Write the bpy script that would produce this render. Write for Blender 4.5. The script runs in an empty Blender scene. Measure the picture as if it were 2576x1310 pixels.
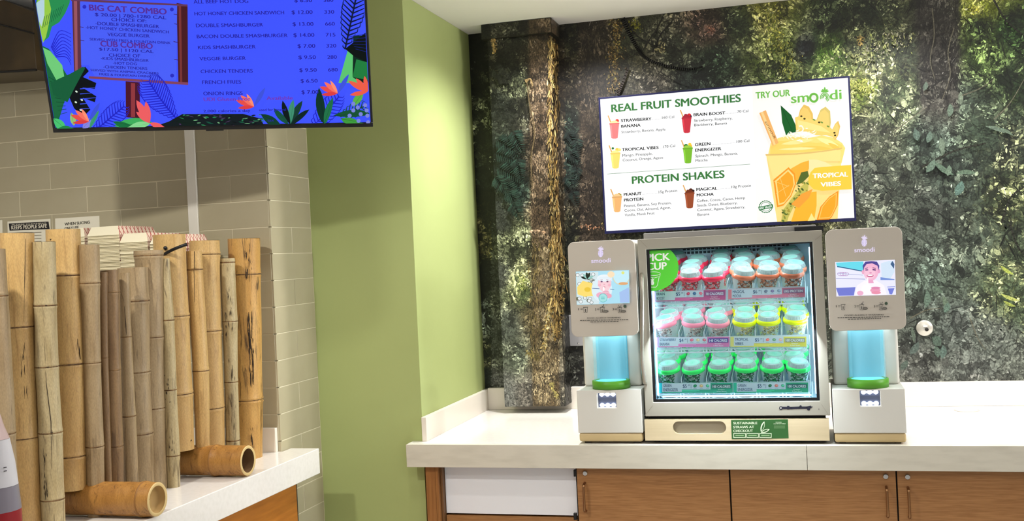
import bpy, bmesh, math, random
import numpy as np
from mathutils import Vector, Matrix

# ------------------------------------------------------------------ camera
sc = bpy.context.scene
COL = sc.collection
CAM = np.array([0.0, 0.0, 1.621])
YAW, PITCH, ROLL, FPX = 0.273353937, -0.00264744, -0.04719407, 2687.8

def cam_axes():
    f = np.array([-math.sin(YAW)*math.cos(PITCH), math.cos(YAW)*math.cos(PITCH), math.sin(PITCH)])
    rt = np.array([math.cos(YAW), math.sin(YAW), 0.0])
    up = np.cross(rt, f)
    return (math.cos(ROLL)*rt+math.sin(ROLL)*up, -math.sin(ROLL)*rt+math.cos(ROLL)*up, f)
RT, UP, FW = cam_axes()
cam = bpy.data.cameras.new('camera')
cam.sensor_width = 36.0
cam.lens = FPX/2576.0*36.0
cam.clip_start = 0.02
camo = bpy.data.objects.new('camera', cam)
COL.objects.link(camo)
m = Matrix.Identity(4)
for i in range(3):
    m[i][0], m[i][1], m[i][2], m[i][3] = RT[i], UP[i], -FW[i], CAM[i]
camo.matrix_world = m
sc.camera = camo

# ------------------------------------------------------------------ light, exposure
sc.view_settings.view_transform = 'Standard'
sc.view_settings.look = 'None'
sc.view_settings.exposure = 0.0
sc.view_settings.gamma = 1.0
sc.view_settings.use_curve_mapping = False
try:
    sc.cycles.use_denoising = True
    sc.cycles.max_bounces = 8
    sc.cycles.sample_clamp_indirect = 4.0
except Exception:
    pass
world = bpy.data.worlds.new('world')
sc.world = world
world.use_nodes = True
world.node_tree.nodes['Background'].inputs[0].default_value = (0.97, 0.99, 1.0, 1)
world.node_tree.nodes['Background'].inputs[1].default_value = 0.32  # world light as frontal fill, let in where the rear wall is left out

def area(name, loc, size, energy, color, rot=(0, 0, 0), sy=None):
    l = bpy.data.lights.new(name, 'AREA'); l.energy = energy; l.color = color
    l.size = size
    if sy: l.shape = 'RECTANGLE'; l.size_y = sy
    o = bpy.data.objects.new(name, l); COL.objects.link(o)
    o.location = loc; o.rotation_euler = rot
    return o
def spot(name, loc, tgt, energy, color, ang, blend=0.5, r=0.05):
    l = bpy.data.lights.new(name, 'SPOT'); l.energy = energy; l.color = color
    l.spot_size = math.radians(ang); l.spot_blend = blend; l.shadow_soft_size = r
    o = bpy.data.objects.new(name, l); COL.objects.link(o)
    o.location = loc
    d = Vector(tgt)-Vector(loc)
    o.rotation_euler = d.to_track_quat('-Z', 'Y').to_euler()
    return o
WARM = (1.0, 0.99, 0.985)
# recessed downlights in the low ceiling, in a row over the smoothie counter
for lx, le in ((-0.98, 185), (0.35, 128), (1.68, 128)):
    spot('downlight_lamp', (lx, 4.52, 2.725), (lx, 4.48, 0.9), le, WARM, 150, 1.0, 0.05)
# ceiling luminaires of the room, behind and above the camera
area('room_luminaire', (0.5, 1.1, 2.70), 1.8, 29, (1.0, 0.99, 0.98), (math.radians(18), 0, 0), 0.7)
# luminaire further along the smoothie counter, out of frame to the right
area('room_luminaire', (2.7, 3.7, 2.30), 0.9, 40, (1.0, 0.99, 0.98), (math.radians(114), 0, math.radians(80)), 0.5)
# downlights over the bamboo counter and in front of the green wall
spot('downlight_lamp', (-1.25, 2.95, 2.725), (-1.35, 3.05, 0.9), 36, (1.0, 0.96, 0.88), 128, 0.45, 0.05)
spot('downlight_lamp', (-2.0, 1.75, 2.725), (-2.3, 2.35, 0.9), 138, (1.0, 0.96, 0.88), 146, 0.7, 0.05)

# ------------------------------------------------------------------ helpers
random.seed(7)
RS = np.random.RandomState(11)
def lin(c):
    c = [x/255.0 for x in c]
    return tuple((x/12.92 if x <= 0.04045 else ((x+0.055)/1.055)**2.4) for x in c)
def lin_np(a):
    a = np.clip(np.asarray(a, float)/255.0, 0, 4)
    return np.where(a <= 0.04045, a/12.92, ((a+0.055)/1.055)**2.4)
def ray(x, y):
    return RT*(x-1288)/FPX-UP*(y-655)/FPX+FW
def onY(x, y, Y):
    d = ray(x, y); return CAM+d*(Y-CAM[1])/d[1]
def onX(x, y, X):
    d = ray(x, y); return CAM+d*(X-CAM[0])/d[0]
def onZ(x, y, Z):
    d = ray(x, y); return CAM+d*(Z-CAM[2])/d[2]
def proj(p):
    q = np.asarray(p, float)-CAM
    z = q@FW
    return 1288+FPX*(q@RT)/z, 655-FPX*(q@UP)/z

MATS = {}
def mat(name, color, rough=0.5, metal=0.0, spec=0.5, noise=None, bump=0.0, emit=None, estr=1.0, trans=0.0, alpha=1.0, coat=0.0, ior=1.45):
    """noise = (scale xyz, second colour, contrast low, high)"""
    if name in MATS: return MATS[name]
    m = bpy.data.materials.new(name); m.use_nodes = True
    nt = m.node_tree; b = nt.nodes['Principled BSDF']
    b.inputs['Base Color'].default_value = (*lin(color), 1)
    b.inputs['Roughness'].default_value = rough
    b.inputs['Metallic'].default_value = metal
    b.inputs['Specular IOR Level'].default_value = spec
    b.inputs['IOR'].default_value = ior
    b.inputs['Transmission Weight'].default_value = trans
    b.inputs['Alpha'].default_value = alpha
    b.inputs['Coat Weight'].default_value = coat
    if emit:
        b.inputs['Emission Color'].default_value = (*lin(emit), 1)
        b.inputs['Emission Strength'].default_value = estr
    if noise:
        tc = nt.nodes.new('ShaderNodeTexCoord'); mp = nt.nodes.new('ShaderNodeMapping')
        ns = nt.nodes.new('ShaderNodeTexNoise'); rp = nt.nodes.new('ShaderNodeValToRGB')
        mp.inputs['Scale'].default_value = noise[0]
        ns.inputs['Scale'].default_value = 1.0; ns.inputs['Detail'].default_value = 5
        rp.color_ramp.elements[0].position = noise[2]; rp.color_ramp.elements[1].position = noise[3]
        rp.color_ramp.elements[0].color = (*lin(color), 1); rp.color_ramp.elements[1].color = (*lin(noise[1]), 1)
        nt.links.new(tc.outputs['Object'], mp.inputs['Vector']); nt.links.new(mp.outputs['Vector'], ns.inputs['Vector'])
        nt.links.new(ns.outputs['Fac'], rp.inputs['Fac']); nt.links.new(rp.outputs['Color'], b.inputs['Base Color'])
        if bump:
            bp = nt.nodes.new('ShaderNodeBump'); bp.inputs['Strength'].default_value = bump; bp.inputs['Distance'].default_value = 0.002
            nt.links.new(ns.outputs['Fac'], bp.inputs['Height']); nt.links.new(bp.outputs['Normal'], b.inputs['Normal'])
    MATS[name] = m
    return m
def vcol_mat(name, rough=0.5, emission=False, estr=1.0, spec=0.5, noise=None):
    if name in MATS: return MATS[name]
    m = bpy.data.materials.new(name); m.use_nodes = True
    nt = m.node_tree; b = nt.nodes['Principled BSDF']
    at = nt.nodes.new('ShaderNodeAttribute'); at.attribute_name = 'Col'
    if emission:
        b.inputs['Emission Strength'].default_value = estr*0.93; b.inputs['Roughness'].default_value = 0.35
        b.inputs['Specular IOR Level'].default_value = 0.1
        sc_ = nt.nodes.new('ShaderNodeVectorMath'); sc_.operation = 'SCALE'; sc_.inputs['Scale'].default_value = 0.12
        nt.links.new(at.outputs['Color'], sc_.inputs[0]); nt.links.new(sc_.outputs[0], b.inputs['Base Color'])
        nt.links.new(at.outputs['Color'], b.inputs['Emission Color'])
    else:
        b.inputs['Roughness'].default_value = rough; b.inputs['Specular IOR Level'].default_value = spec
        src = at.outputs['Color']
        if noise:
            tc = nt.nodes.new('ShaderNodeTexCoord'); ns = nt.nodes.new('ShaderNodeTexNoise')
            ns.inputs['Scale'].default_value = noise; ns.inputs['Detail'].default_value = 6
            mr = nt.nodes.new('ShaderNodeMapRange'); mr.inputs['From Min'].default_value = 0.3; mr.inputs['From Max'].default_value = 0.7
            mr.inputs['To Min'].default_value = 0.45; mr.inputs['To Max'].default_value = 1.5
            mx = nt.nodes.new('ShaderNodeVectorMath'); mx.operation = 'SCALE'
            nt.links.new(tc.outputs['Object'], ns.inputs['Vector']); nt.links.new(ns.outputs['Fac'], mr.inputs['Value'])
            nt.links.new(src, mx.inputs[0]); nt.links.new(mr.outputs[0], mx.inputs['Scale']); src = mx.outputs[0]
        nt.links.new(src, b.inputs['Base Color'])
    MATS[name] = m
    return m

def tag(o, label=None, cat=None, group=None, kind=None):
    if label: o['label'] = label
    if cat: o['category'] = cat
    if group: o['group'] = group
    if kind: o['kind'] = kind
    return o
def adopt(o, parent):
    if parent is not None:
        o.parent = parent
        o.matrix_parent_inverse = Matrix.Identity(4)
def empty(name, loc=(0, 0, 0)):
    o = bpy.data.objects.new(name, None); COL.objects.link(o); o.location = loc
    o.empty_display_size = 0.05
    return o
def wloc(parent):
    v = Vector((0, 0, 0))
    while parent is not None:
        v += parent.location; parent = parent.parent
    return v

class MB:
    """collects shapes in world coordinates, builds ONE mesh object"""
    def __init__(s): s.v = []; s.f = []; s.sm = []
    def add(s, vs, fs, smooth=False):
        o = len(s.v); s.v += [tuple(map(float, p)) for p in vs]
        for f in fs: s.f.append(tuple(i+o for i in f)); s.sm.append(smooth)
    def box(s, a, b):
        x0, y0, z0 = [min(a[i], b[i]) for i in range(3)]; x1, y1, z1 = [max(a[i], b[i]) for i in range(3)]
        s.add([(x0,y0,z0),(x1,y0,z0),(x1,y1,z0),(x0,y1,z0),(x0,y0,z1),(x1,y0,z1),(x1,y1,z1),(x0,y1,z1)],
              [(0,3,2,1),(4,5,6,7),(0,1,5,4),(1,2,6,5),(2,3,7,6),(3,0,4,7)])
    def tube(s, pts, rad, n=12, cap=True, smooth=True):
        pts = [Vector(p) for p in pts]; N = len(pts)
        if not hasattr(rad, '__len__'): rad = [rad]*N
        rings = []
        for i, p in enumerate(pts):
            t = (pts[min(i+1, N-1)]-pts[max(i-1, 0)])
            t = t.normalized() if t.length > 1e-9 else Vector((0, 0, 1))
            a = Vector((1, 0, 0)) if abs(t.x) < 0.9 else Vector((0, 1, 0))
            u = t.cross(a).normalized(); w = t.cross(u).normalized()
            rings.append([p+(u*math.cos(2*math.pi*k/n)+w*math.sin(2*math.pi*k/n))*rad[i] for k in range(n)])
        vs = [q for r in rings for q in r]; fs = []
        for i in range(N-1):
            for k in range(n):
                fs.append((i*n+k, i*n+(k+1) % n, (i+1)*n+(k+1) % n, (i+1)*n+k))
        s.add(vs, fs, smooth)
        if cap:
            s.add(rings[0], [tuple(range(n))[::-1]]); s.add(rings[-1], [tuple(range(n))])
    def lathe(s, prof, c=(0, 0, 0), n=24, cap0=False, cap1=False, axis='z', smooth=True):
        vs = []; fs = []
        for r, h in prof:
            for k in range(n):
                a = 2*math.pi*k/n; x, y = r*math.cos(a), r*math.sin(a)
                if axis == 'z': vs.append((c[0]+x, c[1]+y, c[2]+h))
                elif axis == 'x': vs.append((c[0]+h, c[1]+x, c[2]+y))
                else: vs.append((c[0]+x, c[1]+h, c[2]+y))
        for i in range(len(prof)-1):
            for k in range(n):
                fs.append((i*n+k, i*n+(k+1) % n, (i+1)*n+(k+1) % n, (i+1)*n+k))
        s.add(vs, fs, smooth)
        L = len(prof)-1
        if cap0: s.add([vs[k] for k in range(n)], [tuple(range(n))])
        if cap1: s.add([vs[L*n+k] for k in range(n)], [tuple(range(n))])
    def prism(s, poly, y0, y1, hole=None):
        """poly of (x,z) extruded along y"""
        n = len(poly)
        vs = [(x, y0, z) for x, z in poly]+[(x, y1, z) for x, z in poly]
        fs = [(i, (i+1) % n, (i+1) % n+n, i+n) for i in range(n)]
        if hole is None:
            fs += [tuple(range(n)), tuple(range(n, 2*n))[::-1]]
            s.add(vs, fs)
        else:
            hv = [(x, y0, z) for x, z in hole]+[(x, y1, z) for x, z in hole]
            vs2 = vs+hv; h = 2*n
            fs += [(h+i, h+(i+1) % n, h+(i+1) % n+n, h+i+n)[::-1] for i in range(n)]
            fs += [(i, (i+1) % n, h+(i+1) % n, h+i) for i in range(n)]
            fs += [(n+i, n+(i+1) % n, h+n+(i+1) % n, h+n+i)[::-1] for i in range(n)]
            s.add(vs2, fs)
    def build(s, name, m, parent=None, bevel=0.0, seg=2, local=False, fix=True):
        me = bpy.data.meshes.new(name)
        off = Vector((0, 0, 0)) if local else wloc(parent)
        me.from_pydata([(v[0]-off.x, v[1]-off.y, v[2]-off.z) for v in s.v], [], s.f)
        me.polygons.foreach_set('use_smooth', s.sm)
        if fix:
            bm = bmesh.new(); bm.from_mesh(me)
            bmesh.ops.recalc_face_normals(bm, faces=bm.faces); bm.to_mesh(me); bm.free()
        me.materials.append(m)
        o = bpy.data.objects.new(name, me); COL.objects.link(o)
        adopt(o, parent)
        if bevel:
            md = o.modifiers.new('bevel', 'BEVEL'); md.width = bevel; md.segments = seg; md.limit_method = 'ANGLE'
            md.angle_limit = math.radians(50); md.harden_normals = False
            for p in me.polygons: p.use_smooth = True
            md2 = o.modifiers.new('wn', 'WEIGHTED_NORMAL'); md2.keep_sharp = True
        return o
def box(name, a, b, m, parent=None, bevel=0.0):
    q = MB(); q.box(a, b); return q.build(name, m, parent, bevel)
def rrect(x0, z0, x1, z1, r, n=6):
    pts = []
    for cx, cz, a0 in ((x1-r, z0+r, -90), (x1-r, z1-r, 0), (x0+r, z1-r, 90), (x0+r, z0+r, 180)):
        for k in range(n+1):
            a = math.radians(a0+90*k/n); pts.append((cx+r*math.cos(a), cz+r*math.sin(a)))
    return pts

# text -> cached flat meshes
TC = {}
SHIFT = {0: [(-0.007, -0.004), (0.007, 0.004)], 1: [(-0.018, 0), (0.018, 0.006)], 2: [(-0.034, -0.01), (-0.012, 0.012), (0.012, -0.012), (0.034, 0.01)]}
def text_mesh(s, bold):
    k = s
    if k in TC: return TC[k]
    cu = bpy.data.curves.new('t', 'FONT'); cu.body = s; cu.resolution_u = 4
    o = bpy.data.objects.new('t', cu)
    me = o.to_mesh()
    v = np.zeros(len(me.vertices)*3); me.vertices.foreach_get('co', v); v = v.reshape(-1, 3)[:, :2]
    f = [tuple(p.vertices) for p in me.polygons]
    o.to_mesh_clear(); bpy.data.objects.remove(o); bpy.data.curves.remove(cu)
    TC[k] = (v, f); return TC[k]

class Art:
    """flat print on a surface: points are given as photo pixels and land on the surface's own plane"""
    def __init__(s, P0, N, step=0.00012, start=0.0004):
        s.P0 = np.asarray(P0, float); s.N = np.asarray(N, float); s.N = s.N/np.linalg.norm(s.N)
        s.v = []; s.f = []; s.c = []; s.layer = start; s.step = step; s.clip = None
    def pt(s, x, y):
        d = ray(x, y); P = s.P0+s.N*s.layer
        q = CAM+d*(((P-CAM)@s.N)/(d@s.N))
        if s.clip:
            O, X, Y, u0, u1, v0, v1 = s.clip; r = q-O; u, v = r@X, r@Y
            q = q+X*(min(max(u, u0), u1)-u)+Y*(min(max(v, v0), v1)-v)
        return q
    def add3(s, vs, fs, col):
        o = len(s.v); s.v += [tuple(p) for p in vs]; c = lin(col)
        for f in fs: s.f.append(tuple(i+o for i in f)); s.c.append(c)
    def poly(s, pts, col, up=True):
        s.add3([s.pt(*p) for p in pts], [tuple(range(len(pts)))], col)
        if up: s.layer += s.step
    def rect(s, x0, y0, x1, y1, col, sl=0.0):
        s.poly([(x0, y0), (x1, y0+sl*(x1-x0)), (x1, y1+sl*(x1-x0)), (x0, y1)], col)
    def ell(s, cx, cy, rx, ry, col, a=0.0, n=22, a0=0, a1=360):
        ca, sa = math.cos(math.radians(a)), math.sin(math.radians(a)); p = []
        for k in range(n):
            t = math.radians(a0+(a1-a0)*k/(n if a1-a0 == 360 else n-1)); x, y = rx*math.cos(t), ry*math.sin(t)
            p.append((cx+x*ca-y*sa, cy+x*sa+y*ca))
        s.poly(p, col)
    def line(s, pts, w, col, w1=None):
        if w1 is None: w1 = w
        n = len(pts)
        for i in range(n-1):
            (xa, ya), (xb, yb) = pts[i], pts[i+1]
            L = math.hypot(xb-xa, yb-ya) or 1
            if n > 3: ex, ey = (xb-xa)/L*w*0.12, (yb-ya)/L*w*0.12; xa -= ex; ya -= ey; xb += ex; yb += ey
            nx, ny = -(yb-ya)/L/2, (xb-xa)/L/2
            wa = w+(w1-w)*i/(n-1); wb = w+(w1-w)*(i+1)/(n-1)
            s.poly([(xa+nx*wa, ya+ny*wa), (xb+nx*wb, yb+ny*wb), (xb-nx*wb, yb-ny*wb), (xa-nx*wa, ya-ny*wa)], col, up=False)
        s.layer += s.step
    def ring(s, cx, cy, rx, ry, w, col, n=24, a0=0, a1=360):
        s.line([(cx+rx*math.cos(math.radians(a0+(a1-a0)*k/n)), cy+ry*math.sin(math.radians(a0+(a1-a0)*k/n))) for k in range(n+1)], w, col)
    def leaf(s, x, y, L, W, ang, col, bend=0.0, vein=None):
        a = math.radians(ang); p = []; q = []
        N = 7
        for k in range(N+1):
            t = k/N; w = W/2*math.sin(math.pi*min(1, t*0.92+0.08*t*t))**0.8 if 0 < t < 1 else 0
            th = a+bend*t*0.6; cx, cy = x+L*t*math.cos(th), y+L*t*math.sin(th)
            nx, ny = -math.sin(th)*w, math.cos(th)*w
            p.append((cx+nx, cy+ny))
            if 0 < k < N: q.append((cx-nx, cy-ny))
        s.poly(p+q[::-1], col)
        if vein:
            s.line([(x, y), (x+L*math.cos(a+bend*0.6), y+L*math.sin(a+bend*0.6))], max(0.8, W*0.06), vein, 0.4)
    def text(s, st, x0, y0, x1, y1, cap, col, bold=0):
        """baseline from photo px (x0,y0) to (x1,y1); cap = capital height in px"""
        v, f = text_mesh(st, bold)
        if not len(v): return
        mn, mx = v[:, 0].min(), v[:, 0].max()
        A, B = s.pt(x0, y0), s.pt(x1, y1); H = s.pt(x0+(x0-x0)-0.0, y0-cap)-A
        U = (B-A)/(mx-mn)
        ud = U/np.linalg.norm(U); Hv = H-ud*(H@ud)*0.9
        Hn = Hv/0.70
        nn = s.N/np.linalg.norm(s.N)
        for k, (dx, dy) in enumerate(SHIFT[bold]):
            s.add3([A+U*(p[0]+dx-mn)+Hn*(p[1]+dy)+nn*(k*s.step*0.5) for p in v], f, col)
        s.layer += s.step*(0.5*len(SHIFT[bold])+0.5)
    def build(s, name, m, parent=None, kind=None):
        me = bpy.data.meshes.new(name); off = wloc(parent)
        me.from_pydata([(v[0]-off.x, v[1]-off.y, v[2]-off.z) for v in s.v], [], s.f)
        ca = me.color_attributes.new('Col', 'FLOAT_COLOR', 'CORNER')
        arr = np.ones((len(me.loops), 4), np.float32); tot = np.array([len(f) for f in s.f])
        arr[:, :3] = np.repeat(np.array(s.c, np.float32), tot, axis=0)
        ca.data.foreach_set('color', arr.ravel())
        me.materials.append(m)
        o = bpy.data.objects.new(name, me); COL.objects.link(o); adopt(o, parent)
        if kind: o['kind'] = kind
        return o
PRINT = vcol_mat('ink_print', 0.5)
SCREEN = vcol_mat('lit_screen', emission=True, estr=1.0)

# ------------------------------------------------------------------ dimensions
ZL, ZR = 0.900, 0.878          # left and right counter heights
YG, XN = 4.165, -1.588         # green wall plane, niche left wall plane
YM = 5.06                      # mural wall plane
XC, YTW = -2.05, 3.807         # tiled column face, tiled wall plane
ZCEIL = 2.736
YF = 4.10                      # fronts of fridge and machines

m_green = mat('green_wall_paint', (168, 180, 116), 0.6, noise=((3, 3, 3), (172, 184, 120), 0.3, 0.7))
m_ceil = mat('ceiling_paint', (246, 243, 238), 0.7)
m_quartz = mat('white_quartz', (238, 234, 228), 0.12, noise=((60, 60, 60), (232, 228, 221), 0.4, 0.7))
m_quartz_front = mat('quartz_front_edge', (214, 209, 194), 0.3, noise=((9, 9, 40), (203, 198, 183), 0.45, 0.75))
m_splash = mat('quartz_upstand', (236, 228, 216), 0.3)
m_grout = mat('pale_grout', (224, 216, 188), 0.8)
m_tile = mat('grey_glazed_tile', (180, 170, 142), 0.15, noise=((5, 5, 5), (186, 177, 150), 0.3, 0.7))
m_oak = mat('brown_wood_laminate', (170, 122, 74), 0.45, noise=((14, 14, 260), (146, 100, 56), 0.35, 0.7), bump=0.05)
m_oak_v = mat('brown_wood_upright', (160, 108, 58), 0.45, noise=((120, 120, 6), (136, 88, 44), 0.35, 0.7))
m_orange = mat('honey_wood_laminate', (188, 118, 44), 0.4, noise=((10, 6, 60), (160, 96, 34), 0.3, 0.75))
m_white = mat('white_laminate', (240, 242, 248), 0.5)
m_black = mat('black_plastic', (14, 14, 16), 0.4)
m_dark = mat('dark_interior', (30, 26, 22), 0.7)
m_steel = mat('brushed_steel', (250, 247, 238), 0.38, 0.2)
m_chrome = mat('chrome', (225, 225, 225), 0.15, 1.0)
m_bronze = mat('bronze_metal', (150, 112, 78), 0.35, 1.0)
m_floor = mat('floor_tile', (192, 188, 182), 0.4)

# ------------------------------------------------------------------ structure
S = dict(kind='structure')
tag(box('floor', (-4.2, -1.6, -0.05), (3.2, 5.2, 0.0), m_floor), **S)
ceil = tag(box('ceiling', (-4.2, -1.6, ZCEIL), (3.2, 5.2, ZCEIL+0.08), m_ceil), **S)
tag(box('wall_middle', (XC-0.02, YG, 0), (XN, YG+0.06, ZCEIL-0.001), m_green), **S)
tag(box('wall_left', (XN-0.06, YG+0.06, 0), (XN, YM+0.12, ZCEIL-0.001), m_green), **S)
tag(box('wall_right', (3.2, -1.6, 0), (3.26, 5.2, ZCEIL-0.001), mat('cream_wall', (222, 220, 212), 0.7)), **S)
tag(box('wall_far_left', (-4.26, -1.6, 0), (-4.2, 4.3, ZCEIL-0.001), MATS['cream_wall']), **S)

# tiled wall and column: every tile its own piece on a grout bed
tw = MB(); tw.box((-4.2, YTW+0.0016, 0), (XC-0.012, YTW+0.1, ZCEIL-0.001)); tw.box((XC-0.1, YTW+0.012, 0), (XC-0.0016, YG, ZCEIL-0.001))
tiled = tag(tw.build('wall_tiled', m_grout), **S)
PX, PZ, G = 0.3345, 0.1060, 0.0035
ZT0 = 0.4845+1.621
tile_cache = {}
def tile(x0, x1, z0, z1, face):
    """face 'f' = wall facing the room, 's' = side of the column (x are y values)"""
    key = (round(x1-x0, 3), round(z1-z0, 3), face)
    if key not in tile_cache:
        q = MB(); w, h = x1-x0, z1-z0
        if face == 'f': q.box((0, 0, 0), (w, 0.007, h))
        else: q.box((-0.007, 0, 0), (0, w, h))
        o = q.build('tile', m_tile, tiled, bevel=0.0016, seg=2, local=True); tile_cache[key] = o
    else:
        o = tile_cache[key].copy(); COL.objects.link(o)
    r = RS.uniform(-0.0006, 0.0006)
    o.location = (x0, YTW+r, z0) if face == 'f' else (XC+r, x0, z0)
    tl = RS.uniform(-0.004, 0.004, 2)
    o.rotation_euler = (tl[0], 0, tl[1]) if face == 'f' else (0, tl[0], tl[1])
for r in range(-7, 17):
    zt = ZT0-r*PZ; zb = zt-PZ
    if zt > ZCEIL or zb < 0.35: continue
    off = -2.2205 if r % 2 else -2.3965
    xs = [XC-0.004]
    x = off
    while x > -4.15: xs.append(x); x -= PX
    xs.append(-4.196)
    behind = zt < 0.8
    if not behind:
        for a, b in zip(xs[1:], xs[:-1]):
            tile(a+G/2, b-G/2, zb+G/2, zt-G/2, 'f')
    if r % 2:
        mid = (YTW+YG)/2
        tile(YTW+0.002, mid-G/2, zb+G/2, zt-G/2, 's'); tile(mid+G/2, YG-0.004, zb+G/2, zt-G/2, 's')
    else:
        tile(YTW+0.002, YG-0.004, zb+G/2, zt-G/2, 's')

# ------------------------------------------------------------------ counters
cl = empty('left_countertop', (-2.6, 2.4, ZL))
cl.name = 'countertop'
tag(cl, 'white countertop with thick polished edge under the bamboo canes', 'countertop')
ct = 0.1
q = MB()
pl = [(-3.9, 0.9), (-1.92, 0.9), (-1.92, 3.877), (-2.045, 3.877), (-2.045, YTW-0.001), (-3.9, YTW-0.001)]
q.add([(x, y, ZL-ct) for x, y in pl]+[(x, y, ZL) for x, y in pl],
      [(5, 4, 3, 2, 1, 0), (6, 7, 8, 9, 10, 11)]+[(i, (i+1) % 6, (i+1) % 6+6, i+6) for i in range(6)])
q.build('slab', m_quartz, cl, bevel=0.003)
tag(box('trim_1', (-3.9, YTW-0.02, ZL), (-2.062, YTW-0.001, ZL+0.095), m_splash, bevel=0.0015), 'low cream upstand where the tiled wall meets the left counter', kind='structure')

cr = empty('countertop', (0, 4.5, ZR))
tag(cr, 'white quartz countertop under the cup fridge and blender machines', 'countertop')
YCF = 4.078
q = MB(); q.box((XN+0.002, YCF+0.022, ZR-0.022), (-0.003+2.6, YM-0.03, ZR))
q.add([(XN+0.002-0.045, YCF+0.022, ZR-0.022), (XN+0.002, YCF+0.022, ZR-0.022), (XN+0.002, YG-0.001, ZR-0.022), (XN+0.002-0.045, YG-0.001, ZR-0.022),
       (XN+0.002-0.045, YCF+0.022, ZR), (XN+0.002, YCF+0.022, ZR), (XN+0.002, YG-0.001, ZR), (XN+0.002-0.045, YG-0.001, ZR)],
      [(0,3,2,1),(4,5,6,7),(0,1,5,4),(1,2,6,5),(2,3,7,6),(3,0,4,7)])
q.build('slab', m_quartz, cr)
xs = onY(2030, 1150, YCF)[0]
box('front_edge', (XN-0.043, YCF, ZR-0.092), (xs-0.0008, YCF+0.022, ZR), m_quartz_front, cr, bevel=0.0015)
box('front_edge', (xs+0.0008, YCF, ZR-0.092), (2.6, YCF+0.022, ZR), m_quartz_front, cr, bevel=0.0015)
# grommet set in the counter near the right end
gp = onZ(2433, 1032, ZR)
gt = empty('cable_grommet', tuple(gp)); tag(gt, 'round white grommet cover set flush in the counter right of the machines', 'grommet')
q = MB(); q.lathe([(0.052, 0.0), (0.052, 0.002), (0.047, 0.003), (0.044, 0.0015)], gp, 32); q.build('rim', mat('grommet_rim', (190, 182, 172), 0.4), gt)
q = MB(); q.lathe([(0.044, 0.0), (0.044, 0.0016)], gp, 32, cap1=True); q.build('cover', m_quartz, gt)
# upstands around the niche
tag(box('trim_2', (XN+0.001, YG-0.012, ZR), (XN+0.022, YM-0.001, ZR+0.100), m_splash, bevel=0.0015), 'white upstand along the pale green side wall', kind='structure')
tag(box('trim_3', (XN+0.022, YM-0.03, ZR), (2.6, YM-0.001, ZR+0.106), m_splash, bevel=0.0015), 'white upstand along the forest mural wall', kind='structure')

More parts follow.
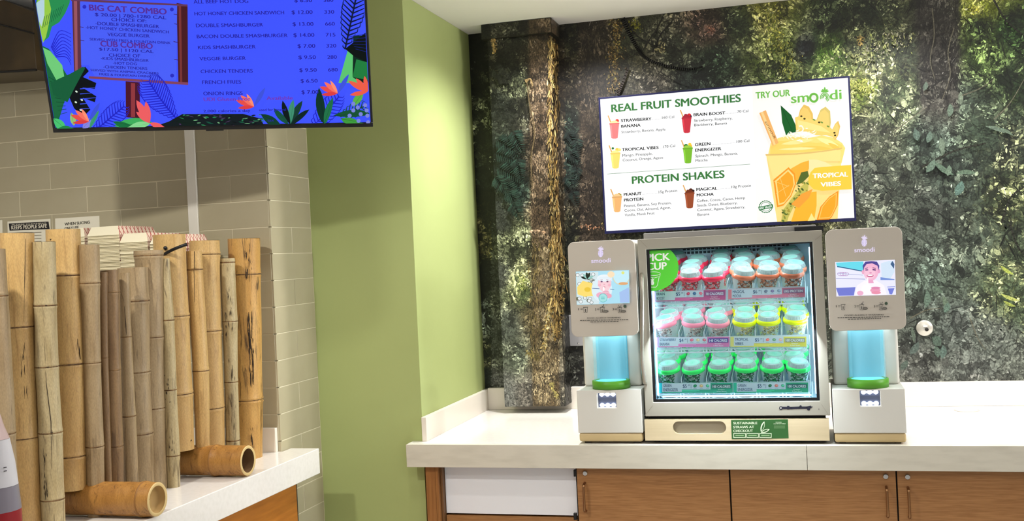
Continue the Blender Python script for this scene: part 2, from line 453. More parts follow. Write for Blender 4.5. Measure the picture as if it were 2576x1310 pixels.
# ------------------------------------------------------------------ forest mural (flat print)
def P(s):
    return s
CTRL = [  # greys at lower right and pilaster foot are partly print, partly painted glare
(1440,100,(15,17,10),(70,68,38),.35),(1500,100,(40,32,22),(98,80,54),.5),(1490,230,(36,29,20),(84,70,46),.45),(1440,330,(12,17,13),(46,70,54),.35),
(1440,430,(12,17,14),(46,72,58),.35),(1490,500,(34,28,20),(80,66,46),.4),(1440,600,(20,22,15),(110,105,60),.35),(1460,900,(32,32,28),(90,92,80),.3),
(1600,110,(35,38,25),(135,132,90),.4),(1620,160,(60,58,42),(140,132,104),.5),(1650,210,(55,52,44),(130,120,100),.45),(1700,150,(30,35,25),(120,125,88),.4),
(1785,75,(48,38,28),(150,110,90),.4),(1800,150,(24,36,24),(90,124,84),.4),(1740,200,(28,34,30),(90,110,90),.35),(1860,60,(30,38,20),(140,160,90),.45),
(1930,40,(80,82,22),(228,220,92),.75),(1970,110,(72,86,28),(200,212,95),.75),(1985,180,(60,76,28),(185,200,100),.6),(2025,120,(28,30,36),(84,88,88),.3),
(2090,50,(16,22,12),(96,116,60),.35),(2080,140,(60,90,20),(195,222,92),.6),(2150,100,(36,44,24),(160,170,100),.45),(2180,40,(20,26,16),(110,120,70),.35),
(2200,160,(60,70,40),(210,212,134),.55),(2170,215,(80,95,30),(230,230,115),.7),(2240,250,(50,60,40),(170,180,122),.5),(2290,130,(44,50,36),(180,185,130),.45),
(2350,60,(34,32,27),(72,68,58),.4),(2365,160,(37,35,30),(84,80,66),.4),(2460,60,(18,28,12),(110,150,50),.4),(2450,15,(110,120,30),(242,240,90),.6),
(2475,130,(28,42,15),(155,195,75),.55),(2540,80,(16,28,12),(80,135,42),.4),(2560,200,(24,36,18),(115,145,70),.4),(2400,260,(38,46,38),(118,138,108),.4),
(2350,350,(44,54,45),(108,132,110),.45),(2480,330,(38,48,36),(120,140,100),.4),(2200,350,(52,56,42),(132,134,104),.4),(2250,480,(48,53,44),(132,140,112),.45),
(2160,450,(56,62,52),(138,142,124),.4),(2400,450,(42,50,42),(132,150,122),.4),(2540,380,(30,36,27),(168,176,112),.35),(2540,480,(35,42,25),(205,215,122),.45),
(2330,520,(48,53,46),(100,106,92),.35),(2300,620,(58,64,56),(130,150,132),.4),(2330,700,(58,68,58),(122,147,128),.45),(2420,650,(58,66,56),(128,142,114),.4),
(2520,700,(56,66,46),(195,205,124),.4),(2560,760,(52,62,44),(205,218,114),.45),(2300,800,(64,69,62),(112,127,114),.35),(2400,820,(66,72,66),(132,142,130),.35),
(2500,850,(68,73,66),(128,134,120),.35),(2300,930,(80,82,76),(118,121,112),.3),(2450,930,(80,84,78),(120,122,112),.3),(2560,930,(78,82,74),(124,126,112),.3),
(1900,400,(40,44,34),(120,130,96),.4),(1700,400,(36,40,30),(110,116,86),.4),(1700,700,(40,44,36),(110,116,92),.4),(2000,700,(52,56,48),(120,128,106),.4),(1700,930,(60,62,56),(118,120,106),.3),(2060,560,(70,72,50),(226,226,150),.5),
(1200,120,(8,9,6),(40,38,24),.25),(1205,330,(18,22,12),(160,168,116),.35),(1205,450,(8,10,8),(30,42,30),.2),(1212,600,(14,16,8),(215,200,95),.4),
(1215,700,(8,11,8),(44,66,44),.25),(1215,800,(15,20,14),(180,200,170),.45),(1225,900,(20,26,15),(200,200,115),.4),(1230,955,(20,26,22),(60,70,60),.3),
(1245,150,(14,14,10),(96,88,58),.3),(1290,100,(20,20,14),(82,80,60),.35),(1340,60,(20,18,12),(70,62,44),.35),(1345,150,(30,26,18),(72,62,42),.4),
(1250,260,(20,22,18),(40,46,38),.25),(1300,200,(22,24,18),(120,128,86),.4),(1365,200,(38,30,20),(92,74,50),.5),(1365,400,(38,30,20),(92,74,50),.5),
(1365,540,(44,36,24),(104,84,54),.5),(1360,700,(54,45,28),(128,110,68),.5),(1350,800,(58,50,32),(138,120,74),.5),(1350,900,(60,53,42),(136,118,78),.45),
(1270,400,(14,20,17),(40,62,52),.35),(1300,480,(14,22,18),(44,66,54),.35),(1250,550,(32,34,31),(62,68,60),.3),(1310,600,(34,38,25),(172,180,122),.4),
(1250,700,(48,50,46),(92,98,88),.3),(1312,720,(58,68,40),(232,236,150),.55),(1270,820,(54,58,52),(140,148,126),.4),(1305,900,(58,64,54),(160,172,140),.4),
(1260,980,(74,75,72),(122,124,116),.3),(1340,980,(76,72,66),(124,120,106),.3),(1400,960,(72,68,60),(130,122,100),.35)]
CP = np.array([(c[0], c[1]) for c in CTRL], float)
CD = lin_np([c[2] for c in CTRL]); CLt = lin_np([c[3] for c in CTRL]); CB = np.array([c[4] for c in CTRL])
def layout(x, y):
    x = np.asarray(x, float); y = np.asarray(y, float)
    out_d = np.zeros((len(x), 3)); out_l = np.zeros((len(x), 3)); out_b = np.zeros(len(x))
    for i in range(0, len(x), 20000):
        X = x[i:i+20000, None]; Y = y[i:i+20000, None]
        side = ((X < 1421) != (CP[None, :, 0] < 1421))*4e5
        side = side+((X < 1236) != (CP[None, :, 0] < 1236))*2e4
        w = 1.0/((X-CP[None, :, 0])**2+(Y-CP[None, :, 1])**2+side+300)**2
        w /= w.sum(1, keepdims=True)
        out_d[i:i+20000] = w@CD; out_l[i:i+20000] = w@CLt; out_b[i:i+20000] = w@CB
    # the printed tree trunks
    def put(mask, d, l, b):
        m_ = mask[:, None]; out_d[:] = out_d*(1-m_)+lin_np(d)*m_; out_l[:] = out_l*(1-m_)+lin_np(l)*m_; out_b[:] = out_b*(1-mask)+b*mask
    def band(a, b_, soft):
        return np.clip((x-a)/soft, 0, 1)*np.clip((b_-x)/soft, 0, 1)
    on_p = (x < 1425) & (x > 1236)
    put(band(1326+0.010*y, 1402+0.012*y, 7)*on_p*(y < 620), (48, 38, 27), (112, 90, 60), 0.55)
    put(band(1326+0.010*y, 1402+0.010*y, 7)*on_p*(y >= 620), (66, 55, 37), (150, 130, 86), 0.55)
    put(band(1452, 1532, 10)*(x > 1425)*(y < 640), (40, 33, 25), (92, 76, 54), 0.5)
    put(band(2296+0.04*y, 2424-0.02*y, 14)*np.clip((360-y)/90, 0, 1)*0.95, (44, 41, 37), (86, 82, 72), 0.5)
    hz = np.clip((x-2240)/120, 0, 1)*np.clip((y-480)/200, 0, 1)  # surface glare painted into the print: darks lifted, lights dulled
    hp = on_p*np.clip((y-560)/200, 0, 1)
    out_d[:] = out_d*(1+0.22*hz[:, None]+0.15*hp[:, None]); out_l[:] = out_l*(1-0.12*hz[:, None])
    return out_d, out_l, out_b
NG = RS.rand(3, 128, 128)
def vnoise(x, y, sc_, k):
    u, v = x/sc_, y/sc_; i, j = np.floor(u).astype(int), np.floor(v).astype(int); a, b = u-i, v-j
    a = a*a*(3-2*a); b = b*b*(3-2*b); g = NG[k]
    return (g[i % 128, j % 128]*(1-a)*(1-b)+g[(i+1) % 128, j % 128]*a*(1-b)+g[i % 128, (j+1) % 128]*(1-a)*b+g[(i+1) % 128, (j+1) % 128]*a*b)
MURAL = vcol_mat('mural_print', 0.42, spec=0.45, noise=150)
def mesh_from(name, V, F, C, m, parent, kind=None):
    """V (n,3) world, F (k,m) quads/ngons, C (k,3) linear per face"""
    off = wloc(parent); V = V-np.array(off)
    me = bpy.data.meshes.new(name); n = F.shape[1]
    me.vertices.add(len(V)); me.vertices.foreach_set('co', V.ravel().astype(np.float32))
    me.loops.add(F.size); me.loops.foreach_set('vertex_index', F.ravel().astype(np.int32))
    me.polygons.add(len(F)); me.polygons.foreach_set('loop_start', np.arange(0, F.size, n, dtype=np.int32))
    try: me.polygons.foreach_set('loop_total', np.full(len(F), n, np.int32))
    except Exception: pass
    me.update(calc_edges=True)
    ca = me.color_attributes.new('Col', 'FLOAT_COLOR', 'CORNER')
    a = np.ones((F.size, 4), np.float32); a[:, :3] = np.repeat(C, n, axis=0); ca.data.foreach_set('color', a.ravel())
    me.materials.append(m)
    o = bpy.data.objects.new(name, me); COL.objects.link(o); adopt(o, parent)
    if kind: o['kind'] = kind
    return o
def projv(Pw):
    q = Pw-CAM; z = q@FW
    return 1288+FPX*(q@RT)/z, 655-FPX*(q@UP)/z
def surf_grid(name, O, U, V_, nu, nv, parent, jit=1.0):
    """printed base layer: a fine grid over the surface O + u*U + v*V"""
    uu, vv = np.meshgrid(np.linspace(0, 1, nu+1), np.linspace(0, 1, nv+1), indexing='ij')
    Pw = O+uu.reshape(-1, 1)*U+vv.reshape(-1, 1)*V_
    idx = np.arange((nu+1)*(nv+1)).reshape(nu+1, nv+1)
    F = np.stack([idx[:-1, :-1].ravel(), idx[1:, :-1].ravel(), idx[1:, 1:].ravel(), idx[:-1, 1:].ravel()], 1)
    c = Pw[F].mean(1); x, y = projv(c)
    d, l, b = layout(x, y)
    n = 0.5*vnoise(x, y, 60, 0)+0.3*vnoise(x, y, 22, 1)+0.2*vnoise(x, y, 9, 2)
    t = np.clip((n-0.45)*2.2, 0, 1)[:, None]*b[:, None]*0.9
    C = (d*(1-t)+l*t)*(0.35+0.5*vnoise(x, y, 14, 1))[:, None]
    return mesh_from(name, Pw, F, C, MURAL, parent)
def leaves(name, O, U, V_, N, n, parent, smin=5, smax=15, elong=2.6, reg=None, angf=None, dark=0.0, lay=0.0004, gain=1.0):
    """thousands of small printed leaf shapes on the surface"""
    Lu, Lv = np.linalg.norm(U), np.linalg.norm(V_)
    u = RS.rand(n); v = RS.rand(n); c = O+u[:, None]*U+v[:, None]*V_
    x, y = projv(c)
    if reg is not None:
        k = reg(x, y); u, v, c, x, y = u[k], v[k], c[k], x[k], y[k]
    n = len(u)
    if n == 0: return None
    d, l, b = layout(x, y)
    lm = l.mean(1, keepdims=True); l = lm*0.30+l*0.70; d = d*1.15
    clump = 0.5*vnoise(x, y, 40, 0)+0.5*vnoise(x+500, y, 15, 2)
    gap = vnoise(x+90, y+40, 26, 1)
    r = RS.rand(n)
    t = np.clip((clump-0.66+b*0.62)*2.6, 0.0, 1)*r**2.0*1.7
    t = np.clip(t, 0, 1.3)[:, None]
    C = (d*(1-t)+l*t)*(0.45+1.25*RS.rand(n))[:, None]*gain*1.22
    C *= np.where((gap < 0.36) & (r < 0.85), 0.35, 1.0)[:, None]
    hi = (RS.rand(n) < 0.045*(b/0.4)) & (clump > 0.5)
    C[hi] = np.minimum(l[hi]*1.6+0.10, 0.8)
    size = (smin+(smax-smin)*RS.rand(n)**2.2)/FPX*5.1
    size = np.where(hi, size*0.6, size)
    ang = vnoise(x, y, 55, 1)*math.pi*3+RS.randn(n)*0.55 if angf is None else angf(x, y, n)
    el = elong*(0.6+0.8*RS.rand(n))
    du, dv = U/Lu, V_/Lv
    prof = np.array([(-.5, 0), (-.22, .42), (.12, .46), (.5, 0), (.12, -.46), (-.22, -.42)])
    ca, sa = np.cos(ang), np.sin(ang)
    px = prof[None, :, 0]*size[:, None]*1.0
    py = prof[None, :, 1]*(size/el)[:, None]
    X = px*ca[:, None]-py*sa[:, None]; Y = px*sa[:, None]+py*ca[:, None]
    # keep inside the surface
    cu = np.clip(u[:, None]*Lu+X, 0.0005, Lu-0.0005); cv = np.clip(v[:, None]*Lv+Y, 0.0005, Lv-0.0005)
    layer = lay+RS.rand(n)*0.0012
    Pw = O+cu[..., None]*du+cv[..., None]*dv+N*layer[:, None, None]
    F = np.arange(n*6).reshape(n, 6)
    return mesh_from(name, Pw.reshape(-1, 3), F, C, MURAL, parent, 'stuff')

A3 = np.array
wb = tag(box('wall_back', (XN, YM, 0), (3.2, YM+0.1, ZCEIL-0.001), mat('mural_backing', (70, 72, 64), 0.6)), **S)
# main mural sheet
OM, UM, VM = A3((XN, YM-0.001, 0.96)), A3((4.78, 0, 0)), A3((0, 0, ZCEIL-0.96))
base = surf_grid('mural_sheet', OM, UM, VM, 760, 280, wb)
NY = A3((0, -1.0, 0))
vert = lambda s: (lambda x, y, n: math.pi/2+RS.randn(n)*s)
trunk1 = lambda x, y: (x > 1462) & (x < 1530) & (y < 620)
trunk2 = lambda x, y: (x > 2300+(y*0.05)) & (x < 2425) & (y < 330)
notrunk = lambda x, y: ~(((x > 1470) & (x < 1528) & (y < 620) & (RS.rand(len(x)) < .9)) | ((x > 2308) & (x < 2420) & (y < 250) & (RS.rand(len(x)) < .85)))
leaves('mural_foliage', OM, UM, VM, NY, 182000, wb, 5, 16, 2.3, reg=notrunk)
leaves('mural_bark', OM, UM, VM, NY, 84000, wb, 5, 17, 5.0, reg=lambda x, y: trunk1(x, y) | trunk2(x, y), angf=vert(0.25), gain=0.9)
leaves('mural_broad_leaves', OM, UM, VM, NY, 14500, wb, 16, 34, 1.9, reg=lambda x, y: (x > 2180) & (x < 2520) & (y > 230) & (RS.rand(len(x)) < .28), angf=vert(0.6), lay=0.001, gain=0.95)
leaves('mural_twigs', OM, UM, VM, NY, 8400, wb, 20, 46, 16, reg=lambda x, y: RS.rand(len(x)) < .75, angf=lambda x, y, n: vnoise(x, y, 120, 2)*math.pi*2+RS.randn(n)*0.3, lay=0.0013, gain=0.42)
# long hanging blades in the dark upper right
leaves('mural_blades', OM, UM, VM, NY, 14500, wb, 14, 34, 6, reg=lambda x, y: (x > 2030) & (x < 2560) & (y < 170) & (RS.rand(len(x)) < .6), angf=lambda x, y, n: math.radians(55)+RS.randn(n)*0.35, lay=0.0009, gain=0.75)
# drawn features: gold moss edge, branches, vines
fa = Art((0, YM-0.001, 1.5), (0, -1, 0), step=0.00001, start=0.0024)
def blob_line(a, pts, w, cols, n, smin=3, smax=9):
    P_ = np.array(pts, float); seg = np.hypot(*(P_[1:]-P_[:-1]).T); cum = np.r_[0, seg.cumsum()]
    for k in range(n):
        t = random.random()*cum[-1]; i = min(len(seg)-1, int(np.searchsorted(cum, t)-1)); i = max(i, 0)
        f = (t-cum[i])/seg[i]; x, y = P_[i]+(P_[i+1]-P_[i])*f
        x += random.gauss(0, w/2); y += random.gauss(0, w/3)
        L = random.uniform(smin, smax)*0.8; an = random.gauss(85, 34)
        cc = random.choice(cols); kf = random.uniform(0.45, 1.0); a.leaf(x, y, L, L*random.uniform(0.25, 0.5), an, tuple(int(v*kf) for v in cc), random.uniform(-1, 1))
GOLD = [(206, 170, 92), (170, 134, 70), (214, 190, 124), (128, 98, 50), (96, 72, 38), (70, 52, 28), (60, 50, 30), (176, 160, 80)]
blob_line(fa, [(1548, 48), (1553, 90), (1545, 140), (1548, 200), (1540, 232)], 17, GOLD, 420, 4, 11)
blob_line(fa, [(1596, 50), (1597, 70)], 18, [(190, 180, 50), (150, 150, 40), (110, 110, 30)], 70, 4, 9)
blob_line(fa, [(1658, 112), (1662, 128)], 16, [(190, 180, 130), (160, 150, 105)], 40, 5, 12)
blob_line(fa, [(1787, 65), (1790, 78)], 9, [(210, 150, 120), (160, 100, 80), (120, 80, 60)], 50, 3, 9)
blob_line(fa, [(2165, 90), (2165, 110)], 7, [(206, 176, 90), (220, 190, 110)], 30, 4, 12)
blob_line(fa, [(2448, 15), (2455, 25)], 12, [(244, 240, 96), (220, 225, 80)], 50, 4, 10)
blob_line(fa, [(1930, 15), (1950, 80), (1975, 140), (1990, 190)], 26, [(226, 220, 96), (190, 196, 86), (150, 165, 66), (120, 130, 50)], 420, 4, 11)
blob_line(fa, [(2155, 205), (2180, 225)], 26, [(238, 238, 130), (216, 222, 100), (150, 165, 60)], 170, 4, 12)
blob_line(fa, [(2150, 150), (2210, 120), (2270, 90)], 40, [(226, 228, 150), (186, 196, 110), (140, 150, 80), (230, 225, 190)], 260, 4, 12)
blob_line(fa, [(1520, 560), (1530, 575), (1542, 560)], 10, [(222, 196, 110), (180, 150, 80)], 50, 3, 8)
blob_line(fa, [(1462, 565), (1510, 572)], 8, [(226, 170, 130), (200, 140, 100)], 40, 3, 8)
BR = (22, 21, 18)
def curve(p, n=14):
    P_ = [Vector(q) for q in p]; out = []
    for i in range(len(P_)-1):
        a, b, c, d = P_[max(i-1, 0)], P_[i], P_[i+1], P_[min(i+2, len(P_)-1)]
        for k in range(n):
            t = k/n
            out.append(tuple(0.5*((2*b)+(c-a)*t+(2*a-5*b+4*c-d)*t*t+(3*b-a-3*c+d)*t**3)))
    return out+[tuple(P_[-1])]
fa.line(curve([(1566, 46), (1582, 82), (1602, 118), (1620, 142), (1655, 160), (1700, 170), (1738, 174), (1768, 168)], 8), 8, BR, 3)
fa.line(curve([(1575, 50), (1600, 88), (1640, 112), (1680, 128)], 8), 4, BR, 1.5)
fa.line(curve([(1668, 42), (1648, 80), (1630, 105), (1618, 126)], 6), 3.5, BR, 2)
fa.line(curve([(1690, 55), (1664, 84), (1650, 112), (1642, 130)], 6), 4, BR, 2)
fa.line(curve([(1553, 235), (1565, 212), (1580, 172)], 6), 7, (50, 36, 24), 4)
fa.line(curve([(1660, 180), (1700, 205), (1760, 225)], 6), 2.2, BR, 1)
for p in ([(2345, 20), (2350, 90), (2340, 150), (2352, 200)], [(2400, 70), (2385, 130), (2390, 190), (2370, 250)], [(2420, 240), (2460, 225), (2500, 200)],
          [(2250, 330), (2290, 300), (2330, 270)], [(2290, 800), (2330, 780), (2370, 775)], [(2440, 800), (2460, 850), (2480, 880)], [(2500, 300), (2540, 260), (2576, 200)]):
    fa.line(curve(p, 6), 2.6, (96, 92, 76), 1.4)
for p in ([(2520, 560), (2540, 500), (2576, 470)], [(2540, 560), (2560, 620), (2590, 650)], [(2500, 0), (2530, 50), (2576, 90)], [(2320, 420), (2400, 380), (2480, 360)]):
    fa.line(curve(p, 6), 5, (34, 34, 26), 3)
# broad leaves by the wall outlet
for x, y, L, W, an, c in [(2332, 730, 44, 17, 80, (118, 142, 124)), (2345, 720, 30, 11, 20, (112, 134, 112)), (2372, 745, 34, 14, 60, (120, 140, 116)), (2385, 760, 28, 16, 95, (118, 146, 128)),
                          (2310, 860, 38, 18, 110, (108, 124, 114)), (2345, 848, 30, 24, 30, (100, 122, 106)), (2372, 868, 34, 18, 80, (112, 136, 124)), (2352, 870, 30, 16, 60, (106, 128, 112)),
                          (2292, 824, 38, 10, 65, (112, 128, 110)), (2282, 905, 30, 16, 110, (104, 120, 108)), (2420, 455, 40, 22, 100, (108, 140, 126)), (2400, 440, 60, 14, 200, (104, 128, 106)),
                          (2405, 436, 50, 12, -15, (108, 132, 108)), (2340, 330, 30, 16, 90, (106, 128, 112)), (2390, 260, 34, 16, 80, (118, 138, 118)), (2330, 205, 24, 12, 90, (110, 128, 112)),
                          (2365, 345, 40, 16, 70, (126, 144, 122)), (2352, 400, 40, 18, 110, (112, 134, 116)), (2388, 415, 28, 14, 85, (124, 146, 124)), (2300, 325, 30, 18, 60, (98, 120, 106)),
                          (2480, 318, 52, 9, 5, (124, 144, 124)), (2510, 322, 44, 8, 12, (118, 138, 116)), (2550, 690, 40, 9, 200, (205, 220, 100)), (2565, 755, 50, 9, 185, (214, 224, 120)), (2555, 770, 34, 8, 190, (190, 205, 96))]:
    c = tuple(int(v*0.74) for v in c); fa.leaf(x, y, L, W, an, c, 0.4, vein=tuple(int(v*1.15) for v in c))
# fern repeat beside the trunk
def fern(a, x, y, L, ang, col, n=13, ln=30):
    t0 = math.radians(ang)
    for k in range(n):
        f = k/n; px, py = x+L*f*math.cos(t0), y+L*f*math.sin(t0)+12*f*f
        l = ln*(1-f)**0.7
        for sgn in (-1, 1):
            kf = random.uniform(0.5, 1.15); c = tuple(int(v*kf) for v in col)
            a.leaf(px, py, l, l*0.17, ang+sgn*62, c)
for x, y, L, an in [(1428, 330, 40, 60), (1450, 350, 40, 80), (1430, 380, 50, 40), (1452, 420, 40, 100), (1425, 440, 46, 60), (1440, 480, 40, 70)]:
    fern(fa, x, y, L, an, (30, 46, 40), 11, 20)
fa.build('mural_branches', MURAL, wb, 'stuff')

# mural-clad pilaster: body and cap
YPF, YCAP = 4.90, 4.878
xl, xr = onY(1234, 100, YPF)[0], onY(1400, 560, YPF)[0]
xr = -1.146; xl = -1.443
zb = onY(1345, 1022, YPF)[2]
pil = empty('pilaster', ((xl+xr)/2, YPF, zb)); tag(pil, 'boxed pilaster wrapped in forest mural print standing proud of the wall', 'pilaster')
box('core', (xl, YPF, zb), (xr, YM-0.006, ZCEIL-0.002), mat('pilaster_core', (66, 66, 60), 0.6), pil)
zc = onY(1375, 82, YCAP)[2]
cxl, cxr = onY(1210, 60, YCAP)[0], onY(1385, 42, YCAP)[0]
box('cap', (cxl, YCAP, zc), (cxr, YM-0.006, ZCEIL-0.002), mat('cap_core', (40, 38, 30), 0.6), pil)
def clad(tagname, O, U, V_, N, g, n, fl=True):
    surf_grid(tagname+'_sheet', O+N*0.0006, U, V_, g[0], g[1], pil)
    isT = lambda x, y: (x > 1328+y*0.010) & (x < 1400+y*0.011)
    leaves(tagname+'_foliage', O+N*0.0008, U, V_, N, n, pil, 5, 15, 2.3, reg=lambda x, y: ~isT(x, y) | (RS.rand(len(x)) < .12), gain=1.25)
    leaves(tagname+'_bark', O+N*0.0008, U, V_, N, int(n*1.6), pil, 5, 13, 5.5, reg=isT, angf=vert(0.3), gain=1.4)
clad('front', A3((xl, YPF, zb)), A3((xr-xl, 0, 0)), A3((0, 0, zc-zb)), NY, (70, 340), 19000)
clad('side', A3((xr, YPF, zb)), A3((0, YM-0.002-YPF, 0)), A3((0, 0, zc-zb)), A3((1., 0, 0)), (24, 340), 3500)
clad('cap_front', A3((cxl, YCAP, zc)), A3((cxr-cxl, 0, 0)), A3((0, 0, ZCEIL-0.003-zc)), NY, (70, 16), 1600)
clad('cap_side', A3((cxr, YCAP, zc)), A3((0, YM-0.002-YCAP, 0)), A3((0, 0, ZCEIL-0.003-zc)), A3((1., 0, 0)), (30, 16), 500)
pa = Art((0, YPF, 1.5), (0, -1, 0), step=0.00001, start=0.0024)
blob_line(pa, [(1386, 90), (1384, 170), (1388, 230)], 4, GOLD, 130, 4, 10)
blob_line(pa, [(1392, 520), (1394, 560), (1399, 640)], 6, GOLD, 120, 4, 9)
blob_line(pa, [(1390, 610), (1394, 640)], 12, GOLD, 60, 4, 10)
blob_line(pa, [(1392, 715), (1388, 745), (1381, 780), (1374, 820), (1368, 880)], 5, [(236, 208, 132), (222, 180, 92), (240, 222, 170)], 330, 5, 13)
blob_line(pa, [(1402, 730), (1404, 790), (1400, 850)], 10, [(214, 176, 96), (180, 144, 76), (130, 100, 50), (80, 62, 34)], 320, 4, 12)
blob_line(pa, [(1378, 730), (1386, 722)], 6, GOLD, 40, 4, 10)
blob_line(pa, [(1331, 880), (1350, 900)], 12, [(170, 150, 84), (196, 176, 104)], 90, 4, 11)
blob_line(pa, [(1385, 960), (1402, 1000)], 4, [(206, 190, 110), (180, 164, 100)], 90, 4, 11)
blob_line(pa, [(1240, 96), (1243, 130)], 5, [(220, 190, 120), (190, 150, 90)], 70, 4, 12)
blob_line(pa, [(1312, 690), (1314, 725)], 12, [(240, 240, 160), (214, 226, 130), (180, 200, 90)], 130, 3, 9)
blob_line(pa, [(1334, 580), (1345, 577), (1372, 580)], 2.5, [(240, 205, 170), (226, 180, 140)], 40, 4, 10)
for x, y, L, an in [(1250, 350, 70, 30), (1248, 385, 76, 15), (1252, 420, 76, 25), (1262, 455, 70, 35), (1290, 330, 60, 60), (1275, 480, 66, 45), (1300, 400, 56, 75), (1246, 445, 60, 50), (1290, 510, 50, 60),
                    (1240, 170, 46, 40), (1250, 190, 40, 10)]:
    fern(pa, x, y, L, an, (32, 52, 44) if y > 300 else (46, 48, 40), 14, 26)
pa.line(curve([(1325, 200), (1332, 260), (1345, 330), (1336, 400), (1340, 470)], 8), 3, (92, 78, 54), 2)
pa.line(curve([(1322, 204), (1334, 200), (1340, 215)], 6), 5, (190, 160, 110), 2)
def strands(a, path, w, n, cols):
    P_ = curve(path, 10)
    for _ in range(n):
        i = random.randrange(len(P_)-1); x, y = P_[i]; x += random.gauss(0, w); L = random.uniform(8, 26)
        kf = random.uniform(0.4, 1.05); c = random.choice(cols)
        a.leaf(x, y, L, random.uniform(1.2, 3.2), random.gauss(90, 9), tuple(int(v*kf) for v in c), random.uniform(-.4, .4))
MOSS = [(206, 172, 100), (186, 150, 84), (150, 116, 62), (222, 194, 130), (110, 82, 44)]
strands(pa, [(1384, 95), (1386, 200), (1383, 330), (1388, 480), (1394, 600), (1399, 720)], 3.2, 420, MOSS)
strands(pa, [(1390, 600), (1394, 660), (1396, 740), (1396, 830)], 5.5, 200, MOSS)
strands(pa, [(1350, 600), (1345, 760), (1352, 900)], 10, 160, [(120, 104, 60), (96, 84, 48), (140, 120, 72)])
pa.build('front_moss', MURAL, pil, 'stuff')
ps = Art((xr, YPF, 1.5), (1, 0, 0), step=0.00001, start=0.0024)
blob_line(ps, [(1393, 95), (1396, 200), (1399, 240)], 6, GOLD, 260, 4, 10)
strands(ps, [(1396, 110), (1399, 240), (1396, 360), (1399, 460), (1406, 560), (1411, 640), (1416, 720)], 3.0, 420, MOSS)
blob_line(ps, [(1411, 640), (1415, 720), (1417, 800)], 3, GOLD, 160, 4, 9)
ps.build('side_moss', MURAL, pil, 'stuff')

# ------------------------------------------------------------------ recessed downlight at the top edge of the picture
dlp = onZ(1420, -17, ZCEIL)
dl = empty('downlight', tuple(dlp)); tag(dl, 'round recessed ceiling downlight just above the forest mural', 'ceiling light')
q = MB(); q.lathe([(0.05, -0.002), (0.072, -0.006), (0.076, 0.0)], dlp, 36); q.build('trim_ring', mat('downlight_trim', (214, 208, 198), 0.4), dl)
q = MB(); q.lathe([(0.05, -0.0025), (0.001, -0.0025)], dlp, 36); q.build('lens', mat('downlight_lens', (120, 112, 98), 0.5), dl)

# ------------------------------------------------------------------ base cabinets right
ZU = ZR-0.092
def dx_(x, y=1240, Y=4.12): return onY(x, y, Y)[0]
YD = 4.12
cab = empty('base_cabinet', (0.2, 4.3, 0)); tag(cab, 'brown wood base cabinet with locked doors under the cup fridge', 'cabinet')
x0 = dx_(1452); x3 = 2.0
box('carcass', (x0-0.005, YD+0.022, 0.08), (x3, YM-0.06, ZU-0.003), m_dark, cab)
def door(xa, xb, lockpx, hpx):
    d = box('door', (xa, YD, 0.1), (xb, YD+0.02, ZU-0.006), m_oak, cab, bevel=0.001)
    if lockpx:
        p = onY(lockpx[0], lockpx[1], YD)
        q = MB(); q.lathe([(0.0105, 0.0), (0.0105, -0.004), (0.008, -0.006)], (p[0], YD, p[2]), 20, cap1=True, axis='y'); q.build('lock', m_chrome, d)
        a, b = onY(hpx[0], hpx[1], YD), onY(hpx[2], hpx[3], YD)
        xh = (a[0]+b[0])/2
        q = MB(); q.tube(curve3([(xh, YD, a[2]), (xh, YD-0.024, a[2]-0.004), (xh, YD-0.03, a[2]-0.02), (xh, YD-0.03, b[2]+0.02), (xh, YD-0.024, b[2]+0.004), (xh, YD, b[2])]), 0.005, 10)
        q.build('handle', m_bronze, d)
    return d
def curve3(p, n=5):
    P_ = [Vector(q) for q in p]; out = []
    for i in range(len(P_)-1):
        a, b, c, d = P_[max(i-1, 0)], P_[i], P_[i+1], P_[min(i+2, len(P_)-1)]
        for k in range(n):
            t = k/n; out.append(0.5*((2*b)+(c-a)*t+(2*a-5*b+4*c-d)*t*t+(3*b-a-3*c+d)*t**3))
    return out+[P_[-1]]
dA = door(dx_(1453), dx_(1835.5), (1472, 1190), (1472, 1214, 1474, 1284))
dB = door(dx_(1839.5), dx_(2255), (2228, 1198), (2230, 1224, 2232, 1298))
dC = door(dx_(2259), 1.0, (2283, 1199), (2284, 1226, 2287, 1300))
door(1.004, 1.6, None, None)
for yy in (1190, 1299):
    p = onY(1448, yy, YD)
    box('hinge', (p[0]-0.008, YD-0.002, p[2]-0.013), (p[0]+0.004, YD+0.014, p[2]+0.013), m_black, cab, bevel=0.001)
# open bay with white drop panel at the left end
bay = empty('open_cabinet_bay', (-1.2, 4.3, 0)); bay.name = 'open_cabinet'
tag(bay, 'open wood framed cabinet bay with white panel beneath the left counter end', 'cabinet')
xa, xb = dx_(1073, 1200), dx_(1104, 1200)
box('side_panel', (xa, YD-0.01, 0.0), (xb-0.012, YM-0.3, ZU-0.003), m_oak_v, bay, bevel=0.001)
box('stile', (xb-0.011, YD-0.012, 0.0), (xb+0.002, YD+0.03, ZU-0.003), m_oak_v, bay, bevel=0.001)
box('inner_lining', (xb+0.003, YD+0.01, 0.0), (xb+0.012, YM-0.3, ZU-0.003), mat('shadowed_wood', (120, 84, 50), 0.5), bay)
box('white_panel', (xb+0.014, YD+0.035, onY(1290, 1293, YD+0.035)[2]), (x0-0.01, YD+0.05, ZU-0.003), m_white, bay)
zs = onY(1290, 1294, YD+0.06)[2]
box('shelf', (xb+0.014, YD+0.03, zs-0.025), (x0-0.01, YM-0.3, zs), m_oak, bay, bevel=0.001)
box('back_panel', (xb+0.014, YM-0.32, 0.05), (x0-0.01, YM-0.3, ZU-0.003), m_dark, bay)

